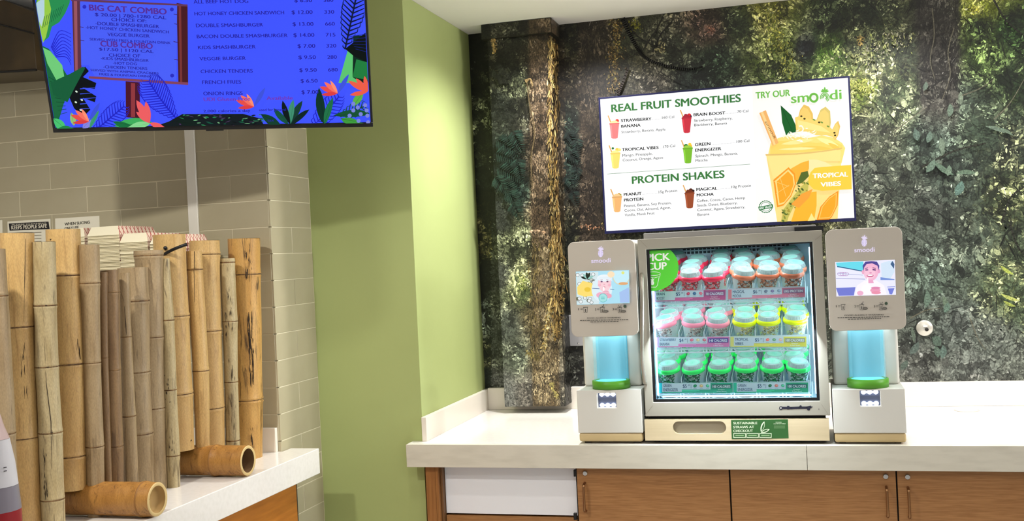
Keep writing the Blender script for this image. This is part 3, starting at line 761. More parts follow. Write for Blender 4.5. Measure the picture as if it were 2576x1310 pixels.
# left base cabinet
lc = empty('base_cabinet', (-2.5, 2.4, 0)); tag(lc, 'honey coloured wood base cabinet under the bamboo counter', 'cabinet')
box('side', (-3.85, 0.95, 0.0), (-2.0, 3.775, ZL-ct-0.002), m_orange, lc)
box('door', (-1.998, 2.95, 0.1), (-1.975, 3.775, ZL-ct-0.004), m_orange, lc, bevel=0.001)
box('door', (-1.998, 2.1, 0.1), (-1.975, 2.945, ZL-ct-0.004), m_orange, lc, bevel=0.001)
box('door', (-1.998, 1.25, 0.1), (-1.975, 2.095, ZL-ct-0.004), m_orange, lc, bevel=0.001)
box('filler_strip', (-1.998, 3.778, 0.0), (-1.985, 3.80, ZL-ct-0.002), m_dark, lc)

# ------------------------------------------------------------------ cup fridge
m_taupe = mat('taupe_plastic', (176, 168, 152), 0.42)
m_taupe2 = mat('taupe_frame', (160, 155, 142), 0.38)
m_iwall = mat('fridge_lining', (196, 216, 226), 0.35)
m_glass = mat('clear_glass', (235, 245, 248), 0.02, trans=1.0, ior=1.05, spec=0.3)
m_clear = mat('clear_plastic_lid', (176, 192, 188), 0.12, alpha=0.6, spec=0.8)
m_led = mat('led_strip', (255, 255, 255), 0.5, emit=(190, 230, 255), estr=9.0)
m_birch = mat('birch_veneer', (206, 188, 152), 0.5, noise=((2, 8, 60), (216, 198, 164), 0.35, 0.65))

fx0, fx1 = onY(1612.5, 800, YF)[0], onY(2077.5, 800, YF)[0]
fz1 = onY(1840, 590, YF)[2]; fz0 = onY(1850, 1046, YF)[2]
gx0, gx1 = onY(1633, 800, YF)[0], onY(2053, 800, YF)[0]
gz1 = onY(1840, 617, YF)[2]; gz0 = onY(1850, 1010, YF)[2]
fr = empty('cup_fridge', ((fx0+fx1)/2, 4.35, ZR)); tag(fr, 'glass door countertop fridge filled with rows of smoothie cups', 'fridge')
YB = 4.66
# cabinet shell (open front)
q = MB()
q.box((fx0+0.004, YF+0.045, fz0), (gx0-0.004, YB, fz1-0.004)); q.box((gx1+0.004, YF+0.045, fz0), (fx1-0.004, YB, fz1-0.004))
q.box((gx0-0.004, YF+0.045, gz1+0.004), (gx1+0.004, YB, fz1-0.004)); q.box((gx0-0.004, YF+0.045, fz0), (gx1+0.004, YB, gz0-0.004))
q.box((gx0-0.004, YB-0.02, gz0-0.004), (gx1+0.004, YB, gz1+0.004))
q.build('shell', m_taupe2, fr)
q = MB()
q.box((gx0-0.003, YF+0.05, gz0), (gx0+0.003, YB-0.021, gz1)); q.box((gx1-0.003, YF+0.05, gz0), (gx1+0.003, YB-0.021, gz1))
q.box((gx0+0.003, YB-0.03, gz0), (gx1-0.003, YB-0.022, gz1)); q.box((gx0+0.003, YF+0.05, gz0-0.003), (gx1-0.003, YB-0.03, gz0+0.003))
q.box((gx0+0.003, YF+0.05, gz1-0.003), (gx1-0.003, YB-0.03, gz1+0.003))
q.build('lining', m_iwall, fr)
# door
dr = MB(); dr.prism([(fx0, fz0), (fx1, fz0), (fx1, fz1), (fx0, fz1)], YF, YF+0.038, hole=[(gx0, gz0), (gx1, gz0), (gx1, gz1), (gx0, gz1)])
door_ = dr.build('door', m_taupe2, fr, bevel=0.002)
bw = 0.011
gk = MB(); gk.prism([(gx0+.0005, gz0+.0005), (gx1-.0005, gz0+.0005), (gx1-.0005, gz1-.0005), (gx0+.0005, gz1-.0005)], YF+0.008, YF+0.018,
                   hole=[(gx0+bw, gz0+bw), (gx1-bw, gz0+bw), (gx1-bw, gz1-bw*0.5), (gx0+bw, gz1-bw*0.5)])
gk.build('gasket', m_black, door_)
box('glass_pane', (gx0+0.004, YF+0.020, gz0+0.004), (gx1-0.004, YF+0.023, gz1-0.004), m_glass, door_)
# mitre joints in the frame
mj = Art((0, YF, 1.5), (0, -1, 0), start=0.0003)
for a, b in (((1607, 601), (1628, 622)), ((2074, 584), (2050, 604)), ((1622, 1045), (1642, 1020)), ((2085, 1045), (2066, 1016))):
    mj.line([a, b], 0.9, (140, 134, 120))
mj.line([(1980, 1025), (1986, 1025)], 9, (26, 26, 44)); mj.ell(1964.5, 1026, 4.5, 5, (22, 22, 40)); mj.ell(1964.5, 1026, 2.5, 3, (150, 146, 140))
mj.line([(1967, 1025.5), (1990, 1026), (2010, 1025), (2030, 1025), (2040, 1023)], 5.5, (22, 22, 40))
mj.ell(2034, 1028, 4, 4, (22, 22, 40)); mj.ell(2014, 1022, 3, 3, (22, 22, 40)); mj.line([(2036, 1024), (2044, 1023)], 2.5, (22, 22, 40))
mj.line([(2060, 1027), (2060, 1031)], 1.6, (90, 84, 80))
mj.build('badge_print', PRINT, door_, 'stuff')
# handle: long bowed bar on the left stile
a, b = onY(1614, 690, YF-0.02), onY(1624, 965, YF-0.02)
q = MB(); q.tube(curve3([(a[0]-0.002, YF+0.002, a[2]), (a[0], YF-0.02, a[2]-0.02), (a[0]-0.001, YF-0.034, a[2]-0.12), (b[0]-0.006, YF-0.034, b[2]+0.12), (b[0]-0.004, YF-0.02, b[2]+0.02), (b[0]-0.004, YF+0.002, b[2])], 8), [0.008]*41, 12)
q.build('handle', mat('handle_metal', (168, 162, 150), 0.25, 0.6), door_)
# top hinge plate strip and black display module
box('top_cover', (fx0+0.02, YF+0.03, fz1-0.004), (fx1-0.02, YF+0.12, fz1+0.022), mat('grey_top_cover', (150, 148, 146), 0.4), fr, bevel=0.003)
p = onY(2035, 576, YF+0.025)
bb = box('control_display', (p[0]-0.052, YF+0.018, p[2]-0.010), (p[0]+0.052, YF+0.03, p[2]+0.010), m_black, fr, bevel=0.001)
# vent grille high on the back wall
vg = MB()
va, vb = onY(1722, 632, YB-0.031), onY(1981, 621, YB-0.031)
for r_ in range(2):
    for k in range(26):
        x = va[0]+(vb[0]-va[0])*k/25; z = (va[2]+vb[2])/2+0.010-r_*0.016
        vg.box((x-0.0062, YB-0.033, z-0.0052), (x+0.0062, YB-0.0305, z+0.0052))
vg.build('vent_slots', mat('vent_dark', (30, 44, 54), 0.6), fr)
# led strips
for xx in (gx0+0.012, gx1-0.012):
    box('led_strip', (xx-0.003, YF+0.055, gz0+0.02), (xx+0.003, YF+0.062, gz1-0.02), m_led, fr)
box('led_strip', (gx0+0.03, YF+0.055, gz0+0.012), (gx1-0.03, YF+0.062, gz0+0.016), m_led, fr)
area('fridge_lamp', ((gx0+gx1)/2, YF+0.09, gz1-0.008), gx1-gx0-0.06, 12, (0.80, 0.94, 1.0), (0, 0, 0), 0.05)
area('fridge_lamp', (gx0+0.022, YF+0.06, (gz0+gz1)/2), 0.02, 17, (0.80, 0.93, 1.0), (0, math.radians(-60), math.radians(0)), gz1-gz0-0.06)
area('fridge_lamp', (gx1-0.022, YF+0.06, (gz0+gz1)/2), 0.02, 17, (0.80, 0.93, 1.0), (0, math.radians(60), math.radians(0)), gz1-gz0-0.06)

# drawer unit under the fridge
dz1, dz0 = onY(1850, 1050, YF)[2], onY(1850, 1108, YF)[2]
dxl, dxr = onY(1622, 1080, YF)[0], onY(2086, 1080, YF)[0]
du = empty('straw_drawer', ((dxl+dxr)/2, 4.3, ZR)); tag(du, 'pale birch straw drawer unit beneath the cup fridge', 'drawer unit')
box('carcass', (dxl+0.01, YF+0.03, ZR+0.013), (dxr-0.01, YB, dz1-0.004), m_dark, du)
for xx in (dxl+0.04, dxl+0.2, dxr-0.2, dxr-0.05):
    box('foot', (xx-0.012, YF+0.05, ZR), (xx+0.012, YF+0.075, ZR+0.013), m_black, du)
    box('foot', (xx-0.012, YB-0.075, ZR), (xx+0.012, YB-0.05, ZR+0.013), m_black, du)
ha, hb = onY(1693, 1091, YF), onY(1826, 1059, YF)
# drawer front with slotted finger pull: front board + recess
N_ = 32
hole = rrect(ha[0], ha[2], hb[0], hb[2], (hb[2]-ha[2])*0.499, 7)
outer = []
X0_, X1_, Z0_, Z1_ = dxl, dxr, dz0, dz1-0.006
for k, (x, z) in enumerate(hole):
    # project hole point outward to the rectangle boundary
    c = ((ha[0]+hb[0])/2, (ha[2]+hb[2])/2); dx2, dz2 = x-c[0], z-c[1]
    s_ = min([((X1_-c[0])/dx2 if dx2 > 1e-9 else 1e9), ((X0_-c[0])/dx2 if dx2 < -1e-9 else 1e9), ((Z1_-c[1])/dz2 if dz2 > 1e-9 else 1e9), ((Z0_-c[1])/dz2 if dz2 < -1e-9 else 1e9)])
    outer.append((c[0]+dx2*s_, c[1]+dz2*s_))
# add missing rectangle corners by snapping the nearest outer points
for cx_, cz_ in ((X0_, Z0_), (X1_, Z0_), (X1_, Z1_), (X0_, Z1_)):
    i = min(range(len(outer)), key=lambda k: (outer[k][0]-cx_)**2+(outer[k][1]-cz_)**2); outer[i] = (cx_, cz_)
q = MB(); q.prism(outer, YF, YF+0.02, hole=hole)
df = q.build('drawer', m_birch, du)
q = MB(); q.prism(rrect(ha[0]-0.004, ha[2]-0.004, hb[0]+0.004, hb[2]+0.004, (hb[2]-ha[2])*0.5, 7), YF+0.0205, YF+0.024); q.build('finger_recess', mat('recess_grey', (176, 168, 148), 0.5), df)
st = Art((0, YF, 1.5), (0, -1, 0), start=0.0006)
st.poly([(1839, 1056), (1982, 1054), (1984, 1102), (1841, 1104.5)], (44, 92, 40))
LG = (214, 228, 196)
st.text('SUSTAINABLE', 1845, 1067, 1905, 1066.5, 6, LG, 2); st.text('STRAWS AT', 1845, 1077, 1897, 1076.5, 6, LG, 2); st.text('CHECKOUT', 1845, 1086.5, 1894, 1086, 6, LG, 2)
st.leaf(1914, 1086, 28, 9, -72, LG); st.leaf(1916, 1083, 21, 5, -72, (44, 92, 40)); st.leaf(1914, 1088, 24, 8, -22, LG); st.leaf(1917, 1086.5, 17, 4, -22, (44, 92, 40))
for k in range(3):
    xa_ = 1845+k*32.5; st.rect(xa_, 1089, xa_+31, 1101, LG); st.rect(xa_+1.6, 1090.8, xa_+29.4, 1099, (44, 92, 40)); st.rect(xa_+5, 1093.5, xa_+26, 1096, (150, 180, 130))
st.text('WOODEN', 1951, 1063, 1966, 1063, 2.4, LG, 1); st.text('COMPOSTABLE', 1946, 1067, 1976, 1066.6, 2.6, LG, 1)
for yy in (1071, 1075.5): st.rect(1947, yy, 1975, yy+1, (150, 180, 130))
st.build('straw_sticker', PRINT, df)

# ------------------------------------------------------------------ fridge shelves, price strips and cups
TILT = math.radians(11)
cy, sy_ = math.cos(TILT), math.sin(TILT)
PITCH_X = 0.0962
rimcols = {'red': (214, 34, 66), 'cocoa': (190, 98, 66), 'pink': (246, 140, 160), 'yellow': (226, 232, 10), 'green': (40, 208, 90)}
m_cup = mat('cup_sleeve', (206, 212, 210), 0.35)
m_seal = mat('lid_seal', (168, 214, 198), 0.2)
def cup_proto(kind):
    """cup standing at the origin, front towards -y"""
    root = empty('smoothie_cup')
    q = MB(); q.lathe([(0.029, 0.0), (0.030, 0.001), (0.0425, 0.082)], (0, 0, 0), 24, cap0=True)
    q.build('cup', m_cup, root)
    col = rimcols[kind]
    q = MB(); q.lathe([(0.0425, 0.076), (0.0455, 0.078), (0.0462, 0.084), (0.0440, 0.092), (0.0395, 0.0945)], (0, 0, 0), 28)
    q.build('rim_band', mat('rim_'+kind, col, 0.25, coat=0.4), root)
    q = MB(); q.lathe([(0.0400, 0.0943), (0.0345, 0.108), (0.0325, 0.1105), (0.0300, 0.1110), (0.0285, 0.1098)], (0, 0, 0), 28)
    # ribs on the lid skirt
    for k in range(36):
        a = 2*math.pi*k/36; r0, r1 = 0.0400, 0.0352
        q.tube([(r0*math.cos(a), r0*math.sin(a), 0.0955), (r1*math.cos(a), r1*math.sin(a), 0.1075)], 0.0009, 4, cap=False)
    q.build('lid', m_clear, root)
    q = MB(); q.lathe([(0.0286, 0.1099), (0.001, 0.1100)], (0, 0, 0), 28); q.build('lid_seal', m_seal, root)
    # print: ring and lettering on the seal, artwork on the sleeve
    a_v = []; a_f = []; a_c = []
    def ad(vs, f, c):
        o = len(a_v); a_v.extend(vs); a_f.append(tuple(range(o, o+len(vs)))) if f is None else [a_f.append(tuple(i+o for i in g)) for g in f]
        for _ in range(1 if f is None else len(f)): a_c.append(lin(c))
    for k in range(28):
        t0, t1 = 2*math.pi*k/28, 2*math.pi*(k+1)/28
        ad([(r*math.cos(t), r*math.sin(t), 0.1103) for r, t in ((0.0262, t0), (0.0262, t1), (0.0246, t1), (0.0246, t0))], None, (96, 190, 150))
    for yy, w in ((0.010, 0.012), (0.002, 0.024), (-0.006, 0.020), (-0.013, 0.010)):
        for e in range(4):
            xa_ = -w/2+w*e/4
            ad([(xa_, yy, 0.1104), (xa_+w*0.19, yy, 0.1104), (xa_+w*0.19, yy+0.0042, 0.1104), (xa_, yy+0.0042, 0.1104)], None, (110, 196, 160))
    def wrap(u, h, dr=0.0004):
        r = 0.030+(0.0425-0.030)*(h/0.082)+dr; a = -math.pi/2+u/r
        return (r*math.cos(a), r*math.sin(a), h)
    def wpoly(pts, c, dr=0.0005): ad([wrap(u, h, dr) for u, h in pts], None, c)
    base_ = {'red': (226, 44, 60), 'cocoa': (170, 96, 62), 'pink': (240, 200, 190), 'yellow': (240, 214, 130), 'green': (24, 120, 64)}[kind]
    rr = random.Random(5)
    if kind in ('red', 'cocoa', 'green'):
        wpoly([(-0.040, 0.081), (-0.02, 0.081), (0, 0.081), (0.018, 0.0805), (0.012, 0.066), (0.0, 0.056), (-0.014, 0.052), (-0.028, 0.056), (-0.036, 0.066)], base_, 0.0004)
    for k in range(110):
        u, h = rr.uniform(-0.038, 0.03), rr.uniform(0.034, 0.080)
        if kind in ('pink', 'yellow'): u, h = rr.uniform(-0.038, 0.038), rr.uniform(0.014, 0.074)
        sc2 = rr.uniform(0.35, 1.3); c = tuple(min(255, int(v*sc2)) for v in base_)
        L = rr.uniform(0.003, 0.008); an = rr.uniform(0, 3.1)
        wpoly([(u+L*math.cos(an+t)*w_, h+L*0.7*math.sin(an+t)*w_) for t, w_ in ((0, 1), (1.2, .5), (2.2, .6), (3.14, 1), (4.2, .5), (5.3, .6))], c, 0.0007+k*0.000006)
    v, f = text_mesh('smoodi', 1); kx = 0.042/(v[:, 0].max()-v[:, 0].min())
    tc = {'red': (150, 150, 140), 'cocoa': (250, 250, 250), 'pink': (120, 130, 120), 'yellow': (120, 126, 90), 'green': (120, 150, 130)}[kind]
    hb_ = 0.032 if kind in ('red', 'cocoa') else 0.062
    ad([wrap((p[0]-v[:, 0].mean())*kx, hb_+p[1]*kx, 0.0014) for p in v], f, tc)
    # small slanted flavour tag
    wpoly([(0.010, 0.052), (0.030, 0.062), (0.030, 0.068), (0.010, 0.058)], (40, 44, 40), 0.0013)
    wpoly([(0.011, 0.054), (0.029, 0.063), (0.029, 0.065), (0.011, 0.056)], (240, 240, 236), 0.0015)
    me = bpy.data.meshes.new('sleeve_print'); me.from_pydata(a_v, [], a_f)
    ca = me.color_attributes.new('Col', 'FLOAT_COLOR', 'CORNER'); arr = np.ones((len(me.loops), 4), np.float32)
    arr[:, :3] = np.repeat(np.array(a_c, np.float32), [len(f) for f in a_f], axis=0); ca.data.foreach_set('color', arr.ravel()); me.materials.append(PRINT)
    o = bpy.data.objects.new('sleeve_print', me); COL.objects.link(o); adopt(o, root); o['kind'] = 'stuff'
    root.rotation_euler = (TILT, 0, 0)
    return root
protos = {k: cup_proto(k) for k in rimcols}
used = set()
ordn = ['leftmost column', 'second column from left', 'third column from left', 'fourth column from left', 'fifth column from left', 'rightmost column']
def place_cup(kind, loc, lab, grp, rz, full=True):
    r0 = protos[kind]
    if kind not in used:
        r = r0; used.add(kind)
    else:
        r = r0.copy(); COL.objects.link(r)
        for ch in r0.children:
            if not full and ch.name.startswith('sleeve'): continue
            c = ch.copy(); COL.objects.link(c); c.parent = r
    r.location = loc; r.rotation_euler = (TILT*random.uniform(1.35, 1.75), random.uniform(-.03, .03), rz)
    tag(r, lab, 'cup', grp)
levels = [  # strip px (left x, right x, left ytop, right ytop, left ybottom), kinds, rows
    ('top', 1641, 2025, 733, 722, 759, ['red']*3+['cocoa']*3, 5),
    ('middle', 1649, 2029, 847.7, 846, 873.2, ['pink']*3+['yellow']*3, 4),
    ('bottom', 1657.5, 2033, 963, 961.8, 988, ['green']*6, 4)]
YS = YF+0.062
rown = ['front row', 'second row', 'third row', 'fourth row', 'fifth row']
m_wire = mat('white_wire', (228, 240, 244), 0.35)
shelfinfo = []
for lv, xl_, xr_, yl, yr, yb, kinds, rows in levels:
    A_, B_ = onY(xl_, yl, YS), onY(xr_, yr, YS); zt = (A_[2]+B_[2])/2; zbm = onY(xl_, yb, YS)[2]; zh = zt-zbm
    cxm = (A_[0]+B_[0])/2; x00 = cxm-PITCH_X*2.5
    sh = empty('wire_shelf', (cxm, YS+0.2, zbm)); tag(sh, 'white wire shelf of the cup fridge, %s of three, tilted towards the front' % lv, 'shelf', 'fridge shelves')
    q = MB(); Ld = 0.44; z0 = zbm-0.004
    def SP(y, h): return (YS+0.008+y*cy-h*sy_, z0+y*sy_+h*cy)
    nx = 24
    for k in range(nx+1):
        x = cxm-PITCH_X*3+PITCH_X*6*k/nx
        y0_, z0_ = SP(0, 0); y1_, z1_ = SP(Ld, 0); q.tube([(x, y0_, z0_), (x, y1_, z1_)], 0.0014, 5)
    for yy in (0.0, 0.15, 0.3, Ld):
        y0_, z0_ = SP(yy, -0.003); q.tube([(cxm-PITCH_X*3, y0_, z0_), (cxm+PITCH_X*3, y0_, z0_)], 0.0022, 6)
    q.build('wire_deck', m_wire, sh)
    q = MB()
    for k in range(7):
        x = cxm-PITCH_X*3+PITCH_X*k
        for h in (0.03, 0.062):
            y0_, z0_ = SP(0, h); y1_, z1_ = SP(Ld, h); q.tube([(x, y0_, z0_), (x, y1_, z1_)], 0.0016, 5)
        y0_, z0_ = SP(0.0, 0); y1_, z1_ = SP(0.0, 0.062); q.tube([(x, y0_, z0_), (x, y1_, z1_)], 0.0022, 5)
    q.build('column_dividers', m_wire, sh)
    # scalloped front wire with cup cradles below the price strip
    q = MB(); zc_ = zbm-0.012
    for k in range(6):
        x = x00+PITCH_X*k
        q.tube([(x+0.034*math.cos(math.pi*t/10), YS+0.004, zc_-0.012*math.sin(math.pi*t/10)) for t in range(11)], 0.0016, 5)
    q.tube([(cxm-PITCH_X*3, YS+0.004, zc_), (cxm+PITCH_X*3, YS+0.004, zc_)], 0.002, 6)
    q.tube([(cxm-PITCH_X*3, YS+0.004, zc_-0.012), (cxm+PITCH_X*3, YS+0.004, zc_-0.012)], 0.0024, 6)
    for k in range(7):
        x = cxm-PITCH_X*3+PITCH_X*k
        for e in (-0.006, 0.006): q.tube([(x+e, YS+0.004, zt), (x+e, YS+0.004, zc_-0.012)], 0.0018, 5)
    q.build('front_wires', m_wire, sh)
    box('front_rail', (cxm-PITCH_X*3, YS-0.001, zbm-0.002), (cxm+PITCH_X*3, YS+0.003, zt+0.002), mat('strip_holder', (214, 232, 240), 0.2), sh)
    shelfinfo.append((lv, zt, zbm, cxm))
    for r_ in range(rows):
        for c_ in range(6):
            if r_ == rows-1 and lv == 'top' and c_ in (1,): continue
            yy = 0.052+r_*0.0935
            y_, z_ = SP(yy, 0.003)
            kd = kinds[c_]
            nm = {'red': 'red rimmed', 'cocoa': 'cocoa brown rimmed', 'pink': 'pink rimmed', 'yellow': 'yellow rimmed', 'green': 'green rimmed'}[kd]
            jx = random.uniform(-.002, .002)
            place_cup(kd, (x00+PITCH_X*c_+jx, y_, z_), '%s smoothie cup, %s fridge shelf, %s, %s' % (nm, lv, rown[r_] if r_ < rows-1 else 'rearmost row', ordn[c_]),
                      'smoothie cups on the %s fridge shelf' % lv, random.uniform(-.5, .5), full=(r_ < 2))
for lv_, zt_, zb_2, cx_2 in shelfinfo[:2]:  # hidden fill lights added behind the rails to brighten the cups
    area('added_shelf_fill', (cx_2, YS+0.016, zb_2-0.004), PITCH_X*5.9, 7.0, (0.80, 0.94, 1.0), (math.radians(24), 0, 0), 0.012)
area('added_shelf_fill', (cxm, YS+0.016, shelfinfo[2][2]-0.03), PITCH_X*5.9, 4.0, (0.80, 0.94, 1.0), (math.radians(150), 0, 0), 0.012)  # added fill under the lowest rail, facing up at the cups
# price placards
def placard(x0, y0, x1, y1, h0, acc, idc, name, price, cents, icons, badge, badge_c, sub, label, darkbadge):
    a = Art((0, YS-0.0015, 1.5), (0, -1, 0), start=0.0002)
    W = x1-x0; sl = (y1-y0)/W
    def X(u): return x0+u*W
    def Yy(u, v): return y0+sl*u*W+v*h0
    def R(u0, v0, u1, v1, c): a.poly([(X(u0), Yy(u0, v0)), (X(u1), Yy(u1, v0)), (X(u1), Yy(u1, v1)), (X(u0), Yy(u0, v1))], c)
    R(0, 0, 1, 1, acc); R(0, 0, 0.045, 1, idc)
    R(0.045, 0.02, 0.70, 0.66, (222, 238, 246)); R(0.045, 0.5, 0.31, 0.90, (222, 238, 246))
    T = (52, 84, 120)
    n1, n2 = name
    def tx(s, u, v, w, cap, c, b=1): a.text(s, X(u), Yy(u, v), X(u+w), Yy(u+w, v), cap, c, b)
    tx(n1, 0.06, 0.40, 0.022*len(n1), 7.2, T); tx(n2, 0.06, 0.82, 0.022*len(n2), 7.2, T)
    tx(price, 0.325, 0.48, 0.052, 8.6, T); tx(cents, 0.39, 0.28, 0.03, 3.0, T)
    a.line([(X(0.435), Yy(0.435, 0.14)), (X(0.435), Yy(0.435, 0.55))], 0.8, T)
    for k, c in enumerate(icons):
        u = 0.49+k*0.085; a.ell(X(u), Yy(u, 0.30), 4.6, 3.7, c, a=-20+20*k); a.ell(X(u)+1.2, Yy(u, 0.28), 2.2, 1.7, tuple(min(255, int(v*1.3)) for v in c)); R(u-0.022, 0.53, u+0.022, 0.57, (150, 170, 190))
    for k, l_ in enumerate((0.24, 0.20)): R(0.31, 0.74+k*0.13, 0.31+l_, 0.80+k*0.13, tuple(min(255, int(v*1.15+30)) for v in acc))
    if darkbadge: R(0.715, 0.14, 0.985, 0.56, badge_c)
    tx(badge, 0.73, 0.49, 0.24, 6.2, (245, 250, 255), 2)
    tx(sub[0], 0.80, 0.72, 0.09, 2.6, (240, 246, 250), 1); tx(sub[1], 0.785, 0.92, 0.13, 2.8, (240, 246, 250), 1)
    sh_o = MB()
    A_, B_ = onY(x0, y0, YS-0.0015), onY(x1, y1, YS-0.0015); zb_ = onY(x0, y0+h0, YS-0.0015)[2]
    o = box('price_placard', (A_[0], YS-0.0026, zb_), (B_[0], YS-0.0012, (A_[2]+B_[2])/2), m_white)
    tag(o, label, 'price tag', 'price placards in the cup fridge')
    a.P0 = A3((0, YS-0.0027, 1.5)); 
    # artwork was laid out on the plane just behind: shift forward onto the card
    a.v = [(v[0], v[1]-0.0016, v[2]) for v in a.v]
    a.build('card_print', PRINT, o)
BLU = (84, 88, 150)
placard(1641, 733, 1825.5, 728.2, 25.6, (196, 92, 140), (206, 160, 226), ('BRAIN', 'BOOST'), '$5', '.99', [(200, 70, 100), (70, 110, 150), (230, 110, 130)], '70 CALORIES', (150, 90, 140), ('Vegan', '% Plant Based'), 'price card reading BRAIN BOOST with raspberry pink banner', True)
placard(1832, 728, 2025, 722, 24.5, (218, 128, 150), (226, 130, 140), ('MAGICAL', 'MOCHA'), '$6', '.99', [(110, 120, 140), (130, 120, 160), (140, 160, 180)], '10G PROTEIN', (150, 110, 150), ('Vegan', '% Plant Based'), 'price card reading MAGICAL MOCHA with dusty rose banner', True)
placard(1649, 847.9, 1835, 846.6, 25.5, (226, 134, 186), (206, 170, 236), ('STRAWBERRY', 'BANANA'), '$4', '.99', [(220, 110, 130), (240, 210, 160), (200, 110, 120)], '140 CALORIES', (74, 66, 140), ('Vegan', '% Plant Based'), 'price card reading STRAWBERRY BANANA with orchid pink banner', True)
placard(1837.5, 846.6, 2028.5, 846.2, 25.4, (236, 226, 92), (232, 226, 130), ('TROPICAL', 'VIBES'), '$5', '.99', [(230, 110, 100), (110, 150, 110), (240, 180, 160)], '100 CALORIES', (150, 150, 110), ('Vegan', '% Plant Based'), 'price card reading TROPICAL VIBES with yellow banner', True)
placard(1657.8, 963, 1843, 962.4, 25.0, (58, 176, 140), (40, 196, 206), ('GREEN', 'ENERGIZER'), '$5', '.99', [(40, 130, 90), (220, 180, 130), (90, 190, 150)], '100 CALORIES', (40, 110, 100), ('Vegan', '% Plant Based'), 'green bannered price card reading GREEN ENERGIZER, left one of the pair', True)
placard(1845, 962.4, 2033, 961.8, 25.0, (56, 176, 130), (50, 186, 150), ('GREEN', 'ENERGIZER'), '$5', '.99', [(40, 110, 80), (220, 130, 120), (90, 190, 150)], '100 CALORIES', (40, 110, 110), ('Vegan', '% Plant Based'), 'green bannered price card reading GREEN ENERGIZER, right one of the pair', True)

# round green sticker on the glass, cut by the frame
sk = Art((0, YF+0.019, 1.5), (0, -1, 0), start=0.0002)
gp_ = [(1624, 627)]
pts = []
for k in range(31):
    t = math.radians(-78+k*(190)/30); x, y = 1640+67*math.cos(t), 672+60*math.sin(t)
    pts.append((x, y))
pts = [(x, y) for x, y in pts if x > 1628]
pts = [(1625.5, 628.5), (1672, 626)]+[p for p in pts if p[1] > 628]+[(1629, 729)]
sk.poly(pts, (84, 206, 50))
sk.text('PICK', 1626.5, 656.5, 1685, 654, 18, (248, 252, 246), 2); sk.text('CUP', 1627.5, 679, 1677, 677, 18, (248, 252, 246), 2)
W_ = (240, 250, 236)
sk.ring(1644, 688, 17, 4.6, 1.2, W_, 24); sk.line([(1627.5, 690), (1629, 695), (1645, 699), (1660, 695), (1661, 690)], 1.1, W_)
sk.line([(1630, 697), (1634, 718), (1638, 722), (1650, 722), (1654, 717), (1658, 697)], 1.2, W_)
sk.ell(1641, 711.5, 4.6, 5.6, W_); sk.leaf(1641, 707, 8, 3, -90, W_); sk.leaf(1641, 707, 7, 2.6, -130, W_); sk.leaf(1641, 707, 7, 2.6, -50, W_)
sk.build('round_sticker', PRINT, door_)

# ------------------------------------------------------------------ blender machines
m_body = mat('machine_white', (216, 214, 206), 0.45)
m_face = mat('machine_faceplate', (192, 184, 172), 0.5)
m_ringg = mat('green_ring', (86, 158, 38), 0.4)
m_glow = mat('lit_chamber_cyan', (84, 130, 146), 0.4, emit=(96, 196, 222), estr=0.42)
m_tube = mat('chamber_tube', (170, 232, 245), 0.05, alpha=0.28, spec=0.8)
m_slot = mat('slot_interior', (96, 106, 132), 0.4)
m_sled = mat('slot_led', (255, 255, 255), 0.5, emit=(245, 248, 255), estr=3.0)
m_birch2 = mat('machine_plinth_birch', (206, 184, 138), 0.5, noise=((3, 8, 50), (196, 172, 126), 0.3, 0.7))
LOGO = (238, 226, 255)
def pineapple(a, cx, cy_, s, c, dark):
    a.ell(cx, cy_, 6.6*s, 9.6*s, c)
    for k in range(5):
        for j in range(6):
            x = cx+(k-2)*2.5*s+(0.8*s if j % 2 else 0); y = cy_-7*s+j*2.8*s
            if ((x-cx)/5.8/s)**2+((y-cy_)/8.8/s)**2 < 1 and abs(x-cx) > 1.2*s: a.ell(x, y, 0.55*s, 0.75*s, dark, n=8)
    for an in (-90, -125, -55, -155, -25): a.leaf(cx, cy_-8.6*s, (11 if an == -90 else 9)*s, 2.8*s, an, c, 0.3)
